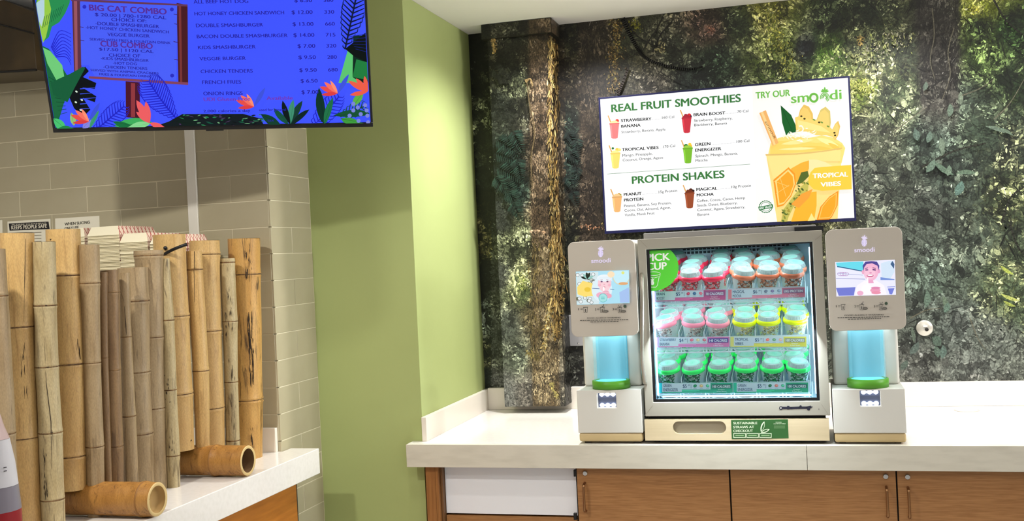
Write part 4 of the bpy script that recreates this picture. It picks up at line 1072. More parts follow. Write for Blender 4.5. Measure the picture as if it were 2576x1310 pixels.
def machine(side, hx0, hy0, hx1, hy1, bx0, bx1, by0, by1, label):
    yh = YF
    h00, h11 = onY(hx0, hy1, yh), onY(hx1, hy0, yh)
    cxp = (hx0+hx1)/2
    b0, b1 = onY(bx0, by1, yh), onY(bx1, by0, yh)
    w = empty('blender_machine', ((b0[0]+b1[0])/2, 4.3, ZR)); tag(w, label, 'machine')
    # feet, plinth, base box
    for xx in (b0[0]+0.03, b1[0]-0.03):
        for yy in (YF+0.04, YF+0.30): box('foot', (xx-0.012, yy-0.012, ZR), (xx+0.012, yy+0.012, ZR+0.012), m_black, w)
    zp = b0[2]; zpt = zp+0.034; zt = b1[2]
    box('plinth', (b0[0]+0.002, YF+0.002, zp), (b1[0]-0.002, YF+0.34, zpt), m_birch2, w, bevel=0.008)
    # base body with slot opening
    sx0, sx1, sy0, sy1 = (1503, 1549, 988, 1026) if side == 'l' else (2164, 2214, 982, 1022)
    s0, s1 = onY(sx0, sy1, YF), onY(sx1, sy0, YF)
    q = MB(); q.prism([(b0[0], zpt+0.0005), (b1[0], zpt+0.0005), (b1[0], zt), (b0[0], zt)], YF, YF+0.03, hole=[(s0[0], s0[2]), (s1[0], s0[2]), (s1[0], s1[2]), (s0[0], s1[2])])
    q.build('base_front', m_body, w, bevel=0.003)
    q = MB(); q.box((b0[0], YF+0.03, zpt+0.0005), (b1[0], YF+0.34, zt)); q.build('base_body', m_body, w, bevel=0.004)
    q = MB(); q.box((s0[0], YF+0.024, s0[2]), (s1[0], YF+0.0295, s1[2])); q.build('slot_recess', m_slot, w)
    for zz in (s0[2]+0.008, s1[2]-0.008):
        q = MB()
        for k in range(3):
            x = s0[0]+(s1[0]-s0[0])*(0.2+0.3*k); q.lathe([(0.0001, -0.006), (0.006, -0.005), (0.0085, 0.0)], (x, YF+0.022, zz), 14, axis='y')
        q.box((s0[0]+0.006, YF+0.02, zz-0.003), (s1[0]-0.006, YF+0.0235, zz+0.003))
        q.build('slot_led', m_sled, w)
    # neck: back column and side cheeks
    nx0, nx1 = (1467, 1610) if side == 'l' else (2097, 2262)
    n0, n1 = onY(nx0, 960, YF+0.10)[0], onY(nx1, 900, YF+0.10)[0]
    ztop = h11[2]-0.012
    box('neck_column', (n0, YF+0.12, zt), (n1, YF+0.33, ztop), m_body, w, bevel=0.012)
    tx0, tx1 = (1494, 1577) if side == 'l' else (2134, 2227)
    cxt = (onY(tx0, 900, YF+0.075)[0]+onY(tx1, 900, YF+0.075)[0])/2; rt_ = (onY(tx1, 900, YF+0.075)[0]-onY(tx0, 900, YF+0.075)[0])/2
    zhb = h00[2]
    q = MB(); q.box((cxt-rt_*0.96, YF+0.110, zt+0.02), (cxt+rt_*0.96, YF+0.118, zhb+0.03)); q.build('lit_back_plate', m_glow, w, bevel=0.003)
    q = MB(); q.lathe([(rt_, zt+0.03-1), (rt_, zhb+0.02-1)], (cxt, YF+0.07, 1), 36); q.build('chamber_tube', m_tube, w)
    q = MB(); q.lathe([(rt_*1.0, 0.0), (rt_*1.13, 0.0), (rt_*1.13, 0.030), (rt_*1.0, 0.032), (rt_*0.98, 0.012), (rt_*0.98, 0.0)], (cxt, YF+0.07, zt+0.001), 40); q.build('cup_ring', m_ringg, w)
    q = MB(); q.lathe([(rt_*0.97, 0.026), (rt_*0.9, 0.029), (0.002, 0.030)], (cxt, YF+0.07, zt+0.001), 36); q.build('lit_cup_seat', mat('lit_seat_cyan', (120, 235, 255), 0.3, emit=(90, 226, 250), estr=0.7), w)
    # head: thick rounded faceplate in front of a housing
    q = MB(); q.prism(rrect(h00[0], h00[2], h11[0], h11[2], 0.026, 7), YF-0.012, YF+0.012); hd = q.build('faceplate', m_face, w, bevel=0.002)
    q = MB(); q.prism(rrect(h00[0]+0.002, h00[2]+0.003, h11[0]-0.002, h11[2]-0.001, 0.026, 7), YF+0.013, YF+0.30); q.build('head_housing', m_body, w, bevel=0.004)
    l = bpy.data.lights.new('chamber_lamp', 'AREA'); l.energy = 0.34 if side == 'l' else 0.26; l.color = (0.78, 0.95, 1.0); l.size = 0.17
    lo = bpy.data.objects.new('chamber_lamp', l); COL.objects.link(lo); lo.location = (cxt, YF+0.07, zhb-0.003)
    return w, hd
ml, mlh = machine('l', 1440, 601, 1597, 847, 1456, 1612.5, 980, 1111, 'white blender machine left of the fridge, screen showing baby drinking beside pineapple')
mr_, mrh = machine('r', 2087, 569, 2268, 832, 2099, 2276, 977, 1113, 'white blender machine right of the fridge, screen showing smiling boy')
FP = (0, YF-0.012, 1.5)
# --- screens (flat pictures)
a = Art(FP, (0, -1, 0), start=0.0006)
a.poly([(1448.5, 683), (1582, 679), (1584, 762), (1451, 766.5)], (176, 226, 244))
a.build('screen_glass', SCREEN, mlh)
a = Art(FP, (0, -1, 0), start=0.0010)
A_, B_ = onY(1451, 766, FP[1]), onY(1582.5, 680, FP[1]); a.clip = (A_, A3((1., 0, 0)), A3((0, 0, 1.)), 0, B_[0]-A_[0], 0, B_[2]-A_[2])
a.poly([(1450, 684), (1505, 682.5), (1507, 764), (1452, 765)], (214, 232, 236))
rr = random.Random(3)
for k in range(34):
    x, y = 1452+rr.random()*42, 687+rr.random()*74
    a.ell(x, y, 5, 4.4, rr.choice([(236, 242, 244), (206, 214, 206), (120, 120, 90), (232, 238, 240)]), a=rr.random()*90, n=10); a.ring(x, y, 4.6, 4.2, 0.8, (90, 96, 84), 10)
a.poly([(1452, 722), (1466, 706), (1490, 712), (1494, 744), (1470, 746), (1453, 740)], (250, 222, 120)); a.ell(1478, 728, 8, 6, (236, 200, 70))
for an in (-160, -130, -100, -70, -30): a.leaf(1478, 702, 18, 6, an, rr.choice([(70, 120, 100), (40, 50, 40), (150, 200, 190)]))
a.ell(1514, 728, 26, 31, (222, 240, 248)); a.line([(1490, 725), (1508, 726)], 1.4, (60, 90, 150)); a.line([(1535, 727), (1545, 728)], 1.4, (90, 130, 170))
a.ell(1521, 712, 17, 19, (246, 204, 214)); a.ell(1521, 722, 13, 12, (248, 210, 218)); a.ell(1508, 717, 4, 3.4, (244, 184, 200)); a.ell(1533, 717, 4, 3.4, (244, 184, 200)); a.ell(1521, 699, 19, 9, (234, 244, 250)); a.poly([(1503, 706), (1507, 696), (1537, 696), (1541, 708), (1532, 702), (1512, 701)], (228, 240, 248))
a.ell(1513.5, 708, 2.6, 1.9, (110, 80, 120)); a.ell(1528, 708, 2.6, 1.9, (120, 76, 100)); a.line([(1510, 704), (1516, 703)], 1, (190, 140, 160)); a.line([(1525, 703), (1531, 704)], 1, (190, 140, 160)); a.ell(1520, 715, 2.2, 1.4, (234, 170, 186)); a.ell(1519.5, 722, 3.2, 2, (214, 120, 140))
a.poly([(1517, 721), (1520.5, 721), (1521, 735), (1517, 735)], (255, 255, 255)); a.ell(1524, 736, 9, 6, (240, 190, 204)); a.line([(1518, 733), (1530, 733)], 1, (222, 150, 176)); a.line([(1518, 737), (1530, 738)], 1, (222, 150, 176)); a.ell(1510, 742, 10, 7, (238, 176, 200)); a.ell(1531, 744, 8, 6, (236, 170, 190))
a.ell(1517, 749, 11, 11, (170, 226, 226)); a.ring(1517, 749, 10.6, 10.6, 1.2, (110, 190, 196)); a.line([(1512, 747), (1521, 747)], 1.6, (90, 190, 190)); a.line([(1512, 751), (1521, 751)], 1.6, (90, 190, 190))
a.ell(1563, 694, 21, 22, (200, 238, 250)); a.ring(1563, 694, 21, 22, 1.4, (232, 210, 160), 24, 20, 170); a.ell(1568, 713, 12, 3.5, (226, 170, 120)); a.ell(1537, 690, 9, 8, (250, 226, 190)); a.ell(1567, 686, 4, 3.6, (226, 232, 130))
a.poly([(1558, 735), (1582, 722), (1583, 760), (1560, 761)], (168, 196, 240))
a.build('screen_picture', SCREEN, mlh)
a = Art(FP, (0, -1, 0), start=0.0006)
a.poly([(2101, 659), (2251, 653), (2254, 741), (2104, 745.5)], (238, 238, 255))
a.build('screen_glass', SCREEN, mrh)
a = Art(FP, (0, -1, 0), start=0.0010)
A_, B_ = onY(2104, 745, FP[1]), onY(2251.5, 654, FP[1]); a.clip = (A_, A3((1., 0, 0)), A3((0, 0, 1.)), 0, B_[0]-A_[0], 0, B_[2]-A_[2])
a.poly([(2103, 660), (2172, 657), (2172, 682), (2106, 672)], (110, 222, 240)); a.line([(2106, 670), (2170, 682)], 2.4, (60, 96, 140))
a.line([(2106, 687), (2170, 692)], 1, (150, 160, 210)); a.line([(2103, 700), (2176, 702)], 1.3, (150, 150, 200))
for k in range(3): a.ring(2115+k*6, 689, 8, 4.5, 1, (190, 150, 200), 12)
a.poly([(2103, 724), (2152, 722), (2148, 743), (2110, 744)], (120, 128, 214)); a.poly([(2232, 721), (2252, 720), (2244, 741), (2238, 740)], (120, 130, 220)); a.line([(2232, 724), (2252, 723)], 3, (238, 238, 255))
a.poly([(2216, 662), (2236, 656), (2248, 656), (2250, 684), (2240, 700), (2218, 700)], (214, 232, 250)); a.poly([(2240, 664), (2245, 656), (2250, 664), (2249, 676)], (70, 100, 140)); a.poly([(2215, 697), (2250, 702), (2250, 704), (2215, 704)], (120, 150, 220))
a.poly([(2150, 744), (2156, 718), (2174, 706), (2204, 705), (2224, 718), (2231, 742)], (252, 248, 255))
a.ell(2191, 680, 19.5, 26, (246, 186, 214)); a.ell(2171, 684, 3.4, 5.5, (240, 176, 206)); a.ell(2211, 682, 3.2, 5.5, (236, 168, 206)); a.ell(2188, 688, 14, 14, (250, 200, 222))
a.poly([(2172, 682), (2170, 668), (2177, 658), (2192, 654), (2206, 658), (2212, 668), (2211, 680), (2207, 668), (2194, 662), (2180, 664), (2174, 672)], (84, 76, 150))
a.line([(2176, 675), (2183, 673.5)], 1.4, (110, 70, 120)); a.line([(2195, 673.5), (2203, 674.5)], 1.4, (90, 40, 100)); a.line([(2177, 679), (2184, 678.5)], 2.6, (120, 70, 130)); a.line([(2195, 678), (2203, 679)], 2.8, (90, 36, 110))
a.ell(2190, 686, 3.2, 1.8, (226, 150, 190)); a.ell(2189, 693, 8.4, 3.6, (196, 80, 130)); a.ell(2189, 692, 7, 2, (255, 250, 255))
a.poly([(2183, 704), (2196, 704), (2198, 712), (2182, 712)], (238, 170, 206)); a.poly([(2181, 698), (2184, 698), (2185, 722), (2181, 722)], (255, 255, 255))
a.ell(2180, 728, 13, 12, (255, 255, 255)); a.ell(2202, 730, 13, 6, (238, 160, 190)); a.ell(2203, 724, 12, 3, (226, 140, 180)); a.ell(2204, 736, 12, 4, (236, 150, 176)); a.ell(2164, 737, 8, 6, (240, 180, 210))
a.build('screen_picture', SCREEN, mrh)
# --- logos and instructions
def face_print(hd, cx, cy_, tx0, tx1, ty, s, ix0, iy, w3):
    a = Art(FP, (0, -1, 0), start=0.0006)
    pineapple(a, cx, cy_, s, LOGO, (132, 116, 190)); a.text('smoodi', tx0, ty, tx1, ty-2, 12.2*s*0.9, LOGO, 1)
    a.build('logo_print', vcol_mat('logo_lit_print', emission=True, estr=0.9), hd)
    a = Art(FP, (0, -1, 0), start=0.0006)
    K = (58, 56, 52)
    sp = w3/3
    for k in range(3):
        x = ix0+k*sp*1.0+(2 if k == 2 else 0)
        a.text('123'[k], x, iy+3, x+(3 if k else 1.2), iy+3, 5.5, K, 1)
        a.line([(x+5, iy-1.2), (x+12, iy-1.4)], 0.9, (100, 96, 90)); a.line([(x+5, iy+1.6), (x+11, iy+1.4)], 0.9, (100, 96, 90))
        ux = x+18
        a.line([(ux-4.5, iy-3), (ux-4, iy+9), (ux+4, iy+9), (ux+4.5, iy-3.5)], 0.8, (90, 88, 84)); a.line([(ux-6, iy-4), (ux+6, iy-4.6)], 1.1, K); a.line([(ux, iy), (ux, iy+7)], 1.8, K)
        if k > 0: a.ell(ux+9, iy+5.5, 6, 2.8, (120, 116, 108)); a.ring(ux+9, iy+5.5, 6, 2.8, 0.8, K, 14)
        if k == 1: a.line([(ux-1, iy-8), (ux+1, iy-5), (ux+4, iy-12)], 1.2, K)
        if k == 2: a.ell(ux+13, iy-7, 4, 4, (60, 80, 62)); a.line([(ux-3, iy-10), (ux, iy-3), (ux+4, iy-11)], 1, K)
    yy = iy+24
    a.text('FOOD ALLERGY WARNING', ix0+22, yy, ix0+w3-20, yy-1.5, 2.6, K, 2)
    rr = random.Random(9)
    for j, (l0, l1) in enumerate(((4, 4), (30, 26))):
        x = ix0+l0; y = yy+5+j*4.2
        while x < ix0+w3-l1-2:
            l = rr.uniform(3, 8); a.line([(x, y-(x-ix0)*0.02), (x+l, y-(x+l-ix0)*0.02)], 1.7, K); x += l+1.4
    a.build('instruction_print', PRINT, hd)
face_print(mlh, 1511, 637, 1487.5, 1536, 661.5, 1.0, 1455, 777, 126)
face_print(mrh, 2174, 610, 2149.5, 2200, 634.5, 1.04, 2103, 770, 140)

# ------------------------------------------------------------------ right-hand TV
YTV = 4.95
t00, t11 = onY(1520.5, 588.8, YTV), onY(2140.8, 189.6, YTV)
t0 = onY(1506, 245.7, YTV); t1 = onY(2151, 555, YTV)
tx0, tx1 = (t00[0]+t0[0])/2, (t11[0]+t1[0])/2; tz0, tz1 = (t00[2]+t1[2])/2, (t11[2]+t0[2])/2
tv = empty('wall_tv', ((tx0+tx1)/2, YTV+0.03, tz0)); tag(tv, 'white lit menu screen above the fridge headed REAL FRUIT SMOOTHIES', 'menu screen')
box('housing', (tx0+0.003, YTV+0.006, tz0+0.003), (tx1-0.003, YTV+0.035, tz1-0.003), m_black, tv, bevel=0.003)
box('wall_bracket', (tx0+0.4, YTV+0.036, tz0+0.15), (tx1-0.4, YM-0.003, tz1-0.15), m_black, tv)
bz = 0.008
q = MB(); q.prism([(tx0, tz0), (tx1, tz0), (tx1, tz1), (tx0, tz1)], YTV, YTV+0.01, hole=[(tx0+bz, tz0+0.014), (tx1-bz, tz0+0.014), (tx1-bz, tz1-bz), (tx0+bz, tz1-bz)])
q.build('bezel', mat('navy_bezel', (16, 18, 60), 0.3), tv, bevel=0.001)
def zz(x, y): return (1490+x*0.32060, 180+y*0.32060)     # reading of the enlarged print
q = MB(); q.box((tx0+bz-.001, YTV+0.002, tz0+0.013), (tx1-bz+.001, YTV+0.0055, tz1-bz+.001))
pan = q.build('screen_panel', mat('screen_white', (90, 90, 90), 0.4, emit=(253, 254, 255), estr=0.97, spec=0.1), tv)
a = Art((0, YTV+0.002, 1.5), (0, -1, 0), start=0.0004, step=0.00006)
def AZ(pts): return [zz(*p) for p in pts]
a.poly(AZ([(1254, 104), (2020, 40), (2050, 1150), (1294, 1196)]), (247, 245, 240))
# tall cup picture
CUPY = (250, 214, 120)
a.poly(AZ([(1364, 650), (1960, 600), (1925, 1158), (1452, 1186)]), (252, 222, 138))
a.poly(AZ([(1420, 640), (1380, 650), (1400, 560), (1460, 520), (1560, 500), (1700, 520), (1800, 500), (1900, 520), (1960, 560), (1985, 600), (1955, 720), (1930, 720), (1940, 610)]), (252, 218, 124))
a.poly(AZ([(1395, 650), (1400, 590), (1450, 545), (1600, 540), (1760, 560), (1880, 545), (1960, 575), (1965, 605), (1700, 630)]), (250, 210, 106))
for x, y, L, W, an, c in [(1480, 570, 260, 34, -8, (254, 228, 150)), (1640, 590, 240, 30, 4, (246, 200, 92)), (1760, 520, 180, 40, 20, (254, 232, 156)), (1850, 560, 120, 34, 30, (246, 198, 90)), (1460, 610, 300, 20, -2, (254, 232, 160))]:
    p = zz(x, y); a.leaf(p[0], p[1], L*.3206, W*.3206, an, c)
def mel(pts, rind, flesh):
    a.poly(AZ(pts), rind); cx_, cy2 = sum(p[0] for p in pts)/len(pts), sum(p[1] for p in pts)/len(pts)
    a.poly(AZ([(cx_+(p[0]-cx_)*.84-6, cy2+(p[1]-cy2)*.86+8) for p in pts]), flesh)
mel([(1600, 420), (1630, 300), (1660, 258), (1700, 275), (1730, 330), (1735, 400), (1690, 470)], (226, 186, 96), (252, 200, 110))
mel([(1750, 400), (1790, 300), (1830, 275), (1866, 310), (1872, 400), (1860, 480), (1790, 480)], (214, 192, 110), (252, 204, 116))
mel([(1870, 480), (1905, 410), (1930, 385), (1945, 430), (1930, 500), (1905, 540)], (226, 186, 96), (252, 204, 116))
a.poly(AZ([(1478, 264), (1490, 400), (1520, 500), (1560, 480), (1600, 475), (1596, 420), (1560, 340)]), (26, 92, 40)); a.line(AZ([(1480, 270), (1530, 380), (1575, 480)]), 1.2, (20, 70, 34), 1.0)
a.poly(AZ([(1590, 360), (1640, 345), (1700, 372), (1770, 378), (1850, 420), (1900, 470), (1905, 520), (1840, 500), (1760, 500), (1680, 470), (1600, 470)]), (240, 206, 112))
a.poly(AZ([(1610, 380), (1700, 400), (1800, 430), (1870, 480), (1800, 470), (1700, 455), (1612, 452)]), (252, 222, 140))
for x, y in ((1640, 350), (1665, 370), (1780, 398), (1900, 480), (1905, 500)): p = zz(x, y); a.ell(p[0], p[1], 3, 2.4, (70, 60, 30), n=8)
for x, y in ((1740, 378), (1800, 398), (1850, 430)): p = zz(x, y); a.ell(p[0], p[1], 4, 2, (120, 150, 70), a=25, n=8)
rr = random.Random(2)
for k in range(60):
    x, y = rr.gauss(1590, 60), rr.gauss(500, 18); p = zz(x, y); a.leaf(p[0], p[1], rr.uniform(6, 14), 2.2, rr.uniform(-40, 60), rr.choice([(255, 250, 230), (250, 240, 206), (255, 255, 246)]), rr.uniform(-1, 1))
a.line([zz(x, y) for x, y in curve([(1640, 480), (1655, 450), (1640, 425), (1625, 430)], 5)], 2.4, (255, 250, 232))
# rim and jar body
a.poly(AZ([(1358, 648), (1600, 640), (1800, 622), (1960, 596), (1958, 606), (1800, 634), (1600, 652), (1362, 660)]), (222, 186, 110))
a.poly(AZ([(1372, 664), (1600, 656), (1950, 612), (1946, 700), (1720, 700), (1640, 720), (1560, 760), (1420, 840)]), (252, 222, 140))
def slice_(pts, c1, c2, c3):
    a.poly(AZ(pts), c1); cx_, cy2 = sum(p[0] for p in pts)/len(pts), sum(p[1] for p in pts)/len(pts)
    a.poly(AZ([(cx_+(p[0]-cx_)*.86, cy2+(p[1]-cy2)*.9) for p in pts]), c2); a.poly(AZ([(cx_+(p[0]-cx_)*.74, cy2+(p[1]-cy2)*.8) for p in pts]), c3)
a.poly(AZ([(1560, 760), (1640, 715), (1720, 690), (1700, 760), (1660, 830), (1580, 880), (1560, 950)]), (250, 176, 60))
slice_([(1420, 850), (1540, 750), (1590, 800), (1600, 880), (1560, 980), (1500, 1050), (1450, 1065)], (250, 150, 40), (254, 214, 130), (252, 164, 44))
a.line(AZ([(1425, 860), (1540, 900)]), 1, (254, 206, 120)); a.line(AZ([(1440, 960), (1545, 890)]), 1, (254, 206, 120)); a.line(AZ([(1470, 820), (1520, 980)]), 1, (254, 206, 120))
a.poly(AZ([(1480, 1180), (1500, 1080), (1560, 1000), (1640, 900), (1700, 850), (1690, 960), (1640, 1010), (1580, 1060), (1540, 1140), (1530, 1176)]), (196, 186, 90))
for k in range(40):
    t = rr.random(); x, y = 1500+t*190+rr.gauss(0, 16), 1150-t*300+rr.gauss(0, 16); p = zz(x, y); a.ell(p[0], p[1], rr.uniform(2, 5), rr.uniform(1.4, 3), rr.choice([(96, 116, 50), (130, 140, 60), (170, 150, 60), (70, 90, 40)]), a=rr.uniform(0, 90), n=8)
a.poly(AZ([(1640, 790), (1690, 780), (1700, 820), (1650, 870), (1600, 890)]), (84, 104, 44))
a.poly(AZ([(1560, 1176), (1600, 1050), (1700, 950), (1760, 940), (1760, 1050), (1740, 1168)]), (252, 180, 52))
a.poly(AZ([(1560, 1040), (1640, 960), (1730, 920), (1700, 990), (1620, 1070)]), (240, 160, 60))
slice_([(1760, 1165), (1790, 1060), (1860, 980), (1930, 935), (1925, 1050), (1880, 1140), (1860, 1160)], (250, 146, 36), (254, 196, 96), (252, 166, 44))
a.poly(AZ([(1690, 1172), (1720, 1110), (1750, 1168)]), (252, 226, 140))
a.poly(AZ([(1700, 690), (1760, 690), (1830, 710), (1900, 750), (1960, 740), (1940, 930), (1800, 930), (1740, 900), (1700, 800)]), (252, 226, 164))
# banner
a.poly(AZ([(2032, 732), (1800, 748), (1745, 756), (1712, 790), (1694, 840), (1700, 885), (1735, 922), (1800, 935), (2036, 922)]), (248, 202, 70))
WHT = (255, 255, 255)
def AT(s_, x0, y0, x1, y1, cap, c, b=1): p, r = zz(x0, y0), zz(x1, y1); a.text(s_, p[0], p[1], r[0], r[1], cap*.3206, c, b)
AT('TROPICAL', 1732, 836, 2006, 822, 36, WHT, 2); AT('VIBES', 1794, 903, 1950, 893, 34, WHT, 2)
# straw
a.poly(AZ([(1310, 325), (1362, 303), (1462, 560), (1415, 582)]), (236, 176, 104)); a.poly(AZ([(1322, 322), (1340, 314), (1440, 572), (1424, 578)]), (250, 206, 140))
v, f = text_mesh('smoodi', 0); p0, p1 = a.pt(*zz(1352, 394)), a.pt(*zz(1424, 524)); U_ = (p1-p0)/(v[:, 0].max()-v[:, 0].min()); q_ = a.pt(*zz(1380, 384))-p0
a.add3([p0+U_*(q[0]-v[:, 0].min())+q_*q[1]/1.0 for q in v], f, (120, 86, 46)); a.layer += a.step
# headings
DG, LGN, K_ = (60, 118, 62), (112, 184, 76), (28, 28, 28)
AT('TRY OUR', 1284, 212, 1552, 190, 50, LGN, 2)
AT('sm', 1562, 248, 1700, 236, 78, LGN, 1); p = zz(1738, 205); a.ring(p[0], p[1], 9.3, 9.8, 4, LGN); AT('di', 1866, 222, 1956, 214, 78, LGN, 1)
p = zz(1824, 203)
for r_ in (11, 7.6, 4.4): a.ring(p[0], p[1], r_, r_*1.02, 1.8, LGN, 22, -200, 60)
for an in (-90, -130, -50, -160, -20): a.leaf(p[0], p[1]-13, 14 if an == -90 else 11, 5, an, LGN)
AT('REAL FRUIT SMOOTHIES', 152, 318, 1164, 236, 60, DG, 2)
AT('PROTEIN SHAKES', 314, 880, 1036, 832, 58, DG, 2)
a.line(AZ([(118, 803), (1238, 726)]), 1.0, (70, 120, 72))
def item(x, y, w1, lines, dots, val, sub, c):
    n1, n2 = lines[0], (lines[1] if len(lines) > 1 else None)
    AT(n1, x, y+24, x+w1[0], y+24-w1[0]*0.062, 23, K_, 2)
    if n2: AT(n2, x+2, y+68, x+2+w1[1], y+68-w1[1]*0.062, 23, K_, 2)
    (d0, d1), (v0, v1) = dots
    k = d0
    while k < d1: p = zz(k, y+22-(k-x)*0.074); a.rect(p[0], p[1]-.5, p[0]+0.9, p[1]+.5, K_); k += 9
    AT(val, v0, y+24-(v0-x)*0.078, v1, y+24-(v1-x)*0.078, 20, K_, 0)
    yy = y+(112 if n2 else 68)
    for k, (s_, w) in enumerate(sub): AT(s_, x+3+k*2, yy+k*36, x+3+w, yy+k*36-w*0.066, 20, (50, 50, 50), 0)
item(226, 372, (238, 150), ('STRAWBERRY', 'BANANA'), ((466, 548), (548, 642)), '160 Cal', [('Strawberry, Banana, Apple', 345)], 0)
item(796, 326, (246, 0), ('BRAIN BOOST',), ((1046, 1138), (1138, 1224)), '70 Cal', [('Strawberry, Raspberry,', 300), ('Blackberry, Banana', 258)], 0)
item(234, 600, (286, 0), ('TROPICAL VIBES',), ((526, 556), (556, 650)), '170 Cal', [('Mango, Pineapple,', 236), ('Coconut, Orange, Agave', 318)], 0)
item(806, 560, (120, 204), ('GREEN', 'ENERGIZER'), ((930, 1132), (1132, 1232)), '100 Cal', [('Spinach, Mango, Banana,', 332), ('Matcha', 96)], 0)
item(248, 951, (138, 150), ('PEANUT', 'PROTEIN'), ((394, 522), (522, 666)), '15g Protein', [('Peanut, Banana, Soy Protein,', 370), ('Cocoa, Oat, Almond, Agave,', 364), ('Vanilla, Monk Fruit', 238)], 0)
item(818, 912, (162, 132), ('MAGICAL', 'MOCHA'), ((988, 1092), (1092, 1245)), '10g Protein', [('Coffee, Cocoa, Cacao, Hemp', 378), ('Seeds, Dates, Blueberry,', 318), ('Coconut, Agave, Strawberry,', 378), ('Banana', 98)], 0)
def mini(x, y, c, c2, tops):
    """small cup: x,y = centre of rim in enlarged px"""
    a.poly(AZ([(x-54, y-62), (x-46, y-66), (x-18, y+2), (x-28, y+4)]), (214, 160, 90))
    for (dx2, dy2, r_, cc) in tops: p = zz(x+dx2, y+dy2); a.ell(p[0], p[1], r_*.32, r_*.30, cc, n=12)
    a.poly(AZ([(x-38, y-2), (x-20, y-22), (x+14, y-24), (x+36, y-8), (x+38, y+2)]), c2)
    a.poly(AZ([(x-38, y), (x+38, y-4), (x+26, y+112), (x+10, y+118), (x-12, y+118), (x-24, y+112)]), c)
    a.poly(AZ([(x-32, y+12), (x-22, y+12), (x-14, y+108), (x-20, y+108)]), tuple(min(255, int(v*1.12+8)) for v in c)); a.poly(AZ([(x-40, y-3), (x+40, y-7), (x+40, y+3), (x-40, y+7)]), tuple(int(v*.92) for v in c))
mini(173, 408, (240, 126, 126), (252, 214, 160), [(22, -22, 15, (222, 70, 60)), (0, -12, 14, (250, 214, 150))])
mini(740, 364, (196, 52, 66), (170, 40, 56), [(20, -22, 16, (214, 44, 50)), (-6, -18, 16, (150, 40, 60)), (34, -14, 8, (40, 20, 50))])
mini(181, 642, (248, 212, 110), (250, 224, 140), [(-20, -40, 10, (40, 110, 50)), (14, -30, 15, (240, 196, 80)), (32, -28, 13, (250, 214, 120))])
mini(749, 602, (118, 180, 48), (150, 200, 70), [(-14, -20, 16, (36, 120, 40)), (16, -30, 14, (250, 200, 60)), (24, -16, 12, (240, 180, 50))])
mini(194, 984, (232, 176, 112), (240, 196, 140), [(16, -22, 12, (200, 160, 90)), (-4, -14, 14, (244, 206, 156)), (28, -16, 8, (150, 150, 60))])
mini(763, 954, (150, 74, 44), (110, 50, 30), [(10, -24, 16, (80, 36, 24)), (28, -18, 12, (50, 24, 20)), (-12, -16, 14, (120, 60, 36))])
p = zz(1361, 1060)
for k in range(18):
    t = 2*math.pi*k/18; a.ell(p[0]+17*math.cos(t), p[1]+15.5*math.sin(t), 1.1, 1.1, (50, 118, 66), n=6)
a.ring(p[0], p[1], 16, 14.6, 1.6, (50, 118, 66)); a.ring(p[0], p[1], 12.4, 11.2, 1.0, (50, 118, 66))
a.poly(AZ([(1302, 1062), (1416, 1040), (1420, 1066), (1308, 1090)]), (50, 118, 66)); AT('BEST SELLER', 1313, 1082, 1411, 1062, 15, (236, 246, 236), 2)
a.build('menu_print', SCREEN, pan)

# ------------------------------------------------------------------ left TV (tilted towards the room)
TB = A3((-2.5056676, 3.1415651, 0.50785031))+CAM
XA = A3((0.94454869, 0.32769583, -0.02105256)); XA /= np.linalg.norm(XA)
DN = A3((-0.13497075, 0.32899397, -0.93463675)); DN = DN-XA*(XA@DN); DN /= np.linalg.norm(DN); UPV = -DN
NV = np.cross(XA, UPV); NV = NV/np.linalg.norm(NV)
if NV@(CAM-TB) < 0: NV = -NV
TW, TH = 1.10, 0.63
def obox(name, u0, u1, v0, v1, w0, w1, m_, parent, bev=0.0):
    q = MB(); c = []
    for w in (w0, w1):
        for (u, v) in ((u0, v0), (u1, v0), (u1, v1), (u0, v1)): c.append(TB+XA*u+UPV*v+NV*w)
    q.add(c, [(0, 1, 2, 3), (7, 6, 5, 4), (0, 4, 5, 1), (1, 5, 6, 2), (2, 6, 7, 3), (3, 7, 4, 0)]); return q.build(name, m_, parent, bev)
tvl = empty('ceiling_tv', tuple(TB+XA*TW/2)); tag(tvl, 'tilted blue menu screen framed by jungle leaves above the bamboo counter', 'menu screen')
hl = obox('housing', 0.002, TW-0.002, 0.002, TH, -0.045, -0.006, m_black, tvl, 0.003)
for (u0, u1, v0, v1) in ((0, TW, 0, 0.016), (0, 0.008, 0.016, TH-0.008), (TW-0.008, TW, 0.016, TH-0.008), (0, TW, TH-0.008, TH)):
    obox('bezel', u0, u1, v0, v1, -0.0055, 0.004, m_black, tvl, 0.001)
obox('logo_bump', TW*0.5-0.03, TW*0.5+0.03, -0.004, 0.0, -0.003, 0.003, m_black, tvl)
q = MB(); pc = TB+XA*TW/2+UPV*TH*0.5-NV*0.046
q.tube([pc, pc-NV*0.12], 0.05, 12); q.tube([pc-NV*0.12, A3((*(pc-NV*0.12)[:2], ZCEIL-0.003))], 0.025, 14); q.build('ceiling_mount', m_black, tvl)
pl_ = obox('screen_panel', 0.008, TW-0.008, 0.016, TH-0.008, -0.005, -0.001, mat('screen_blue', (16, 24, 90), 0.4, emit=(62, 82, 252), estr=1.0, spec=0.1), tvl)
a = Art(TB-NV*0.001, NV, start=0.0004, step=0.00006)
a.clip = (TB, XA, UPV, 0.009, TW-0.009, 0.017, 2.0)
def z1_(x, y): return (x*0.37267, y*0.37267)
def L1(pts): return [z1_(*p) for p in pts]
GR = [(30, 120, 70), (70, 170, 80), (20, 80, 50), (120, 190, 80)]
def banana(pts, c, vein):
    a.poly(L1(pts), c)
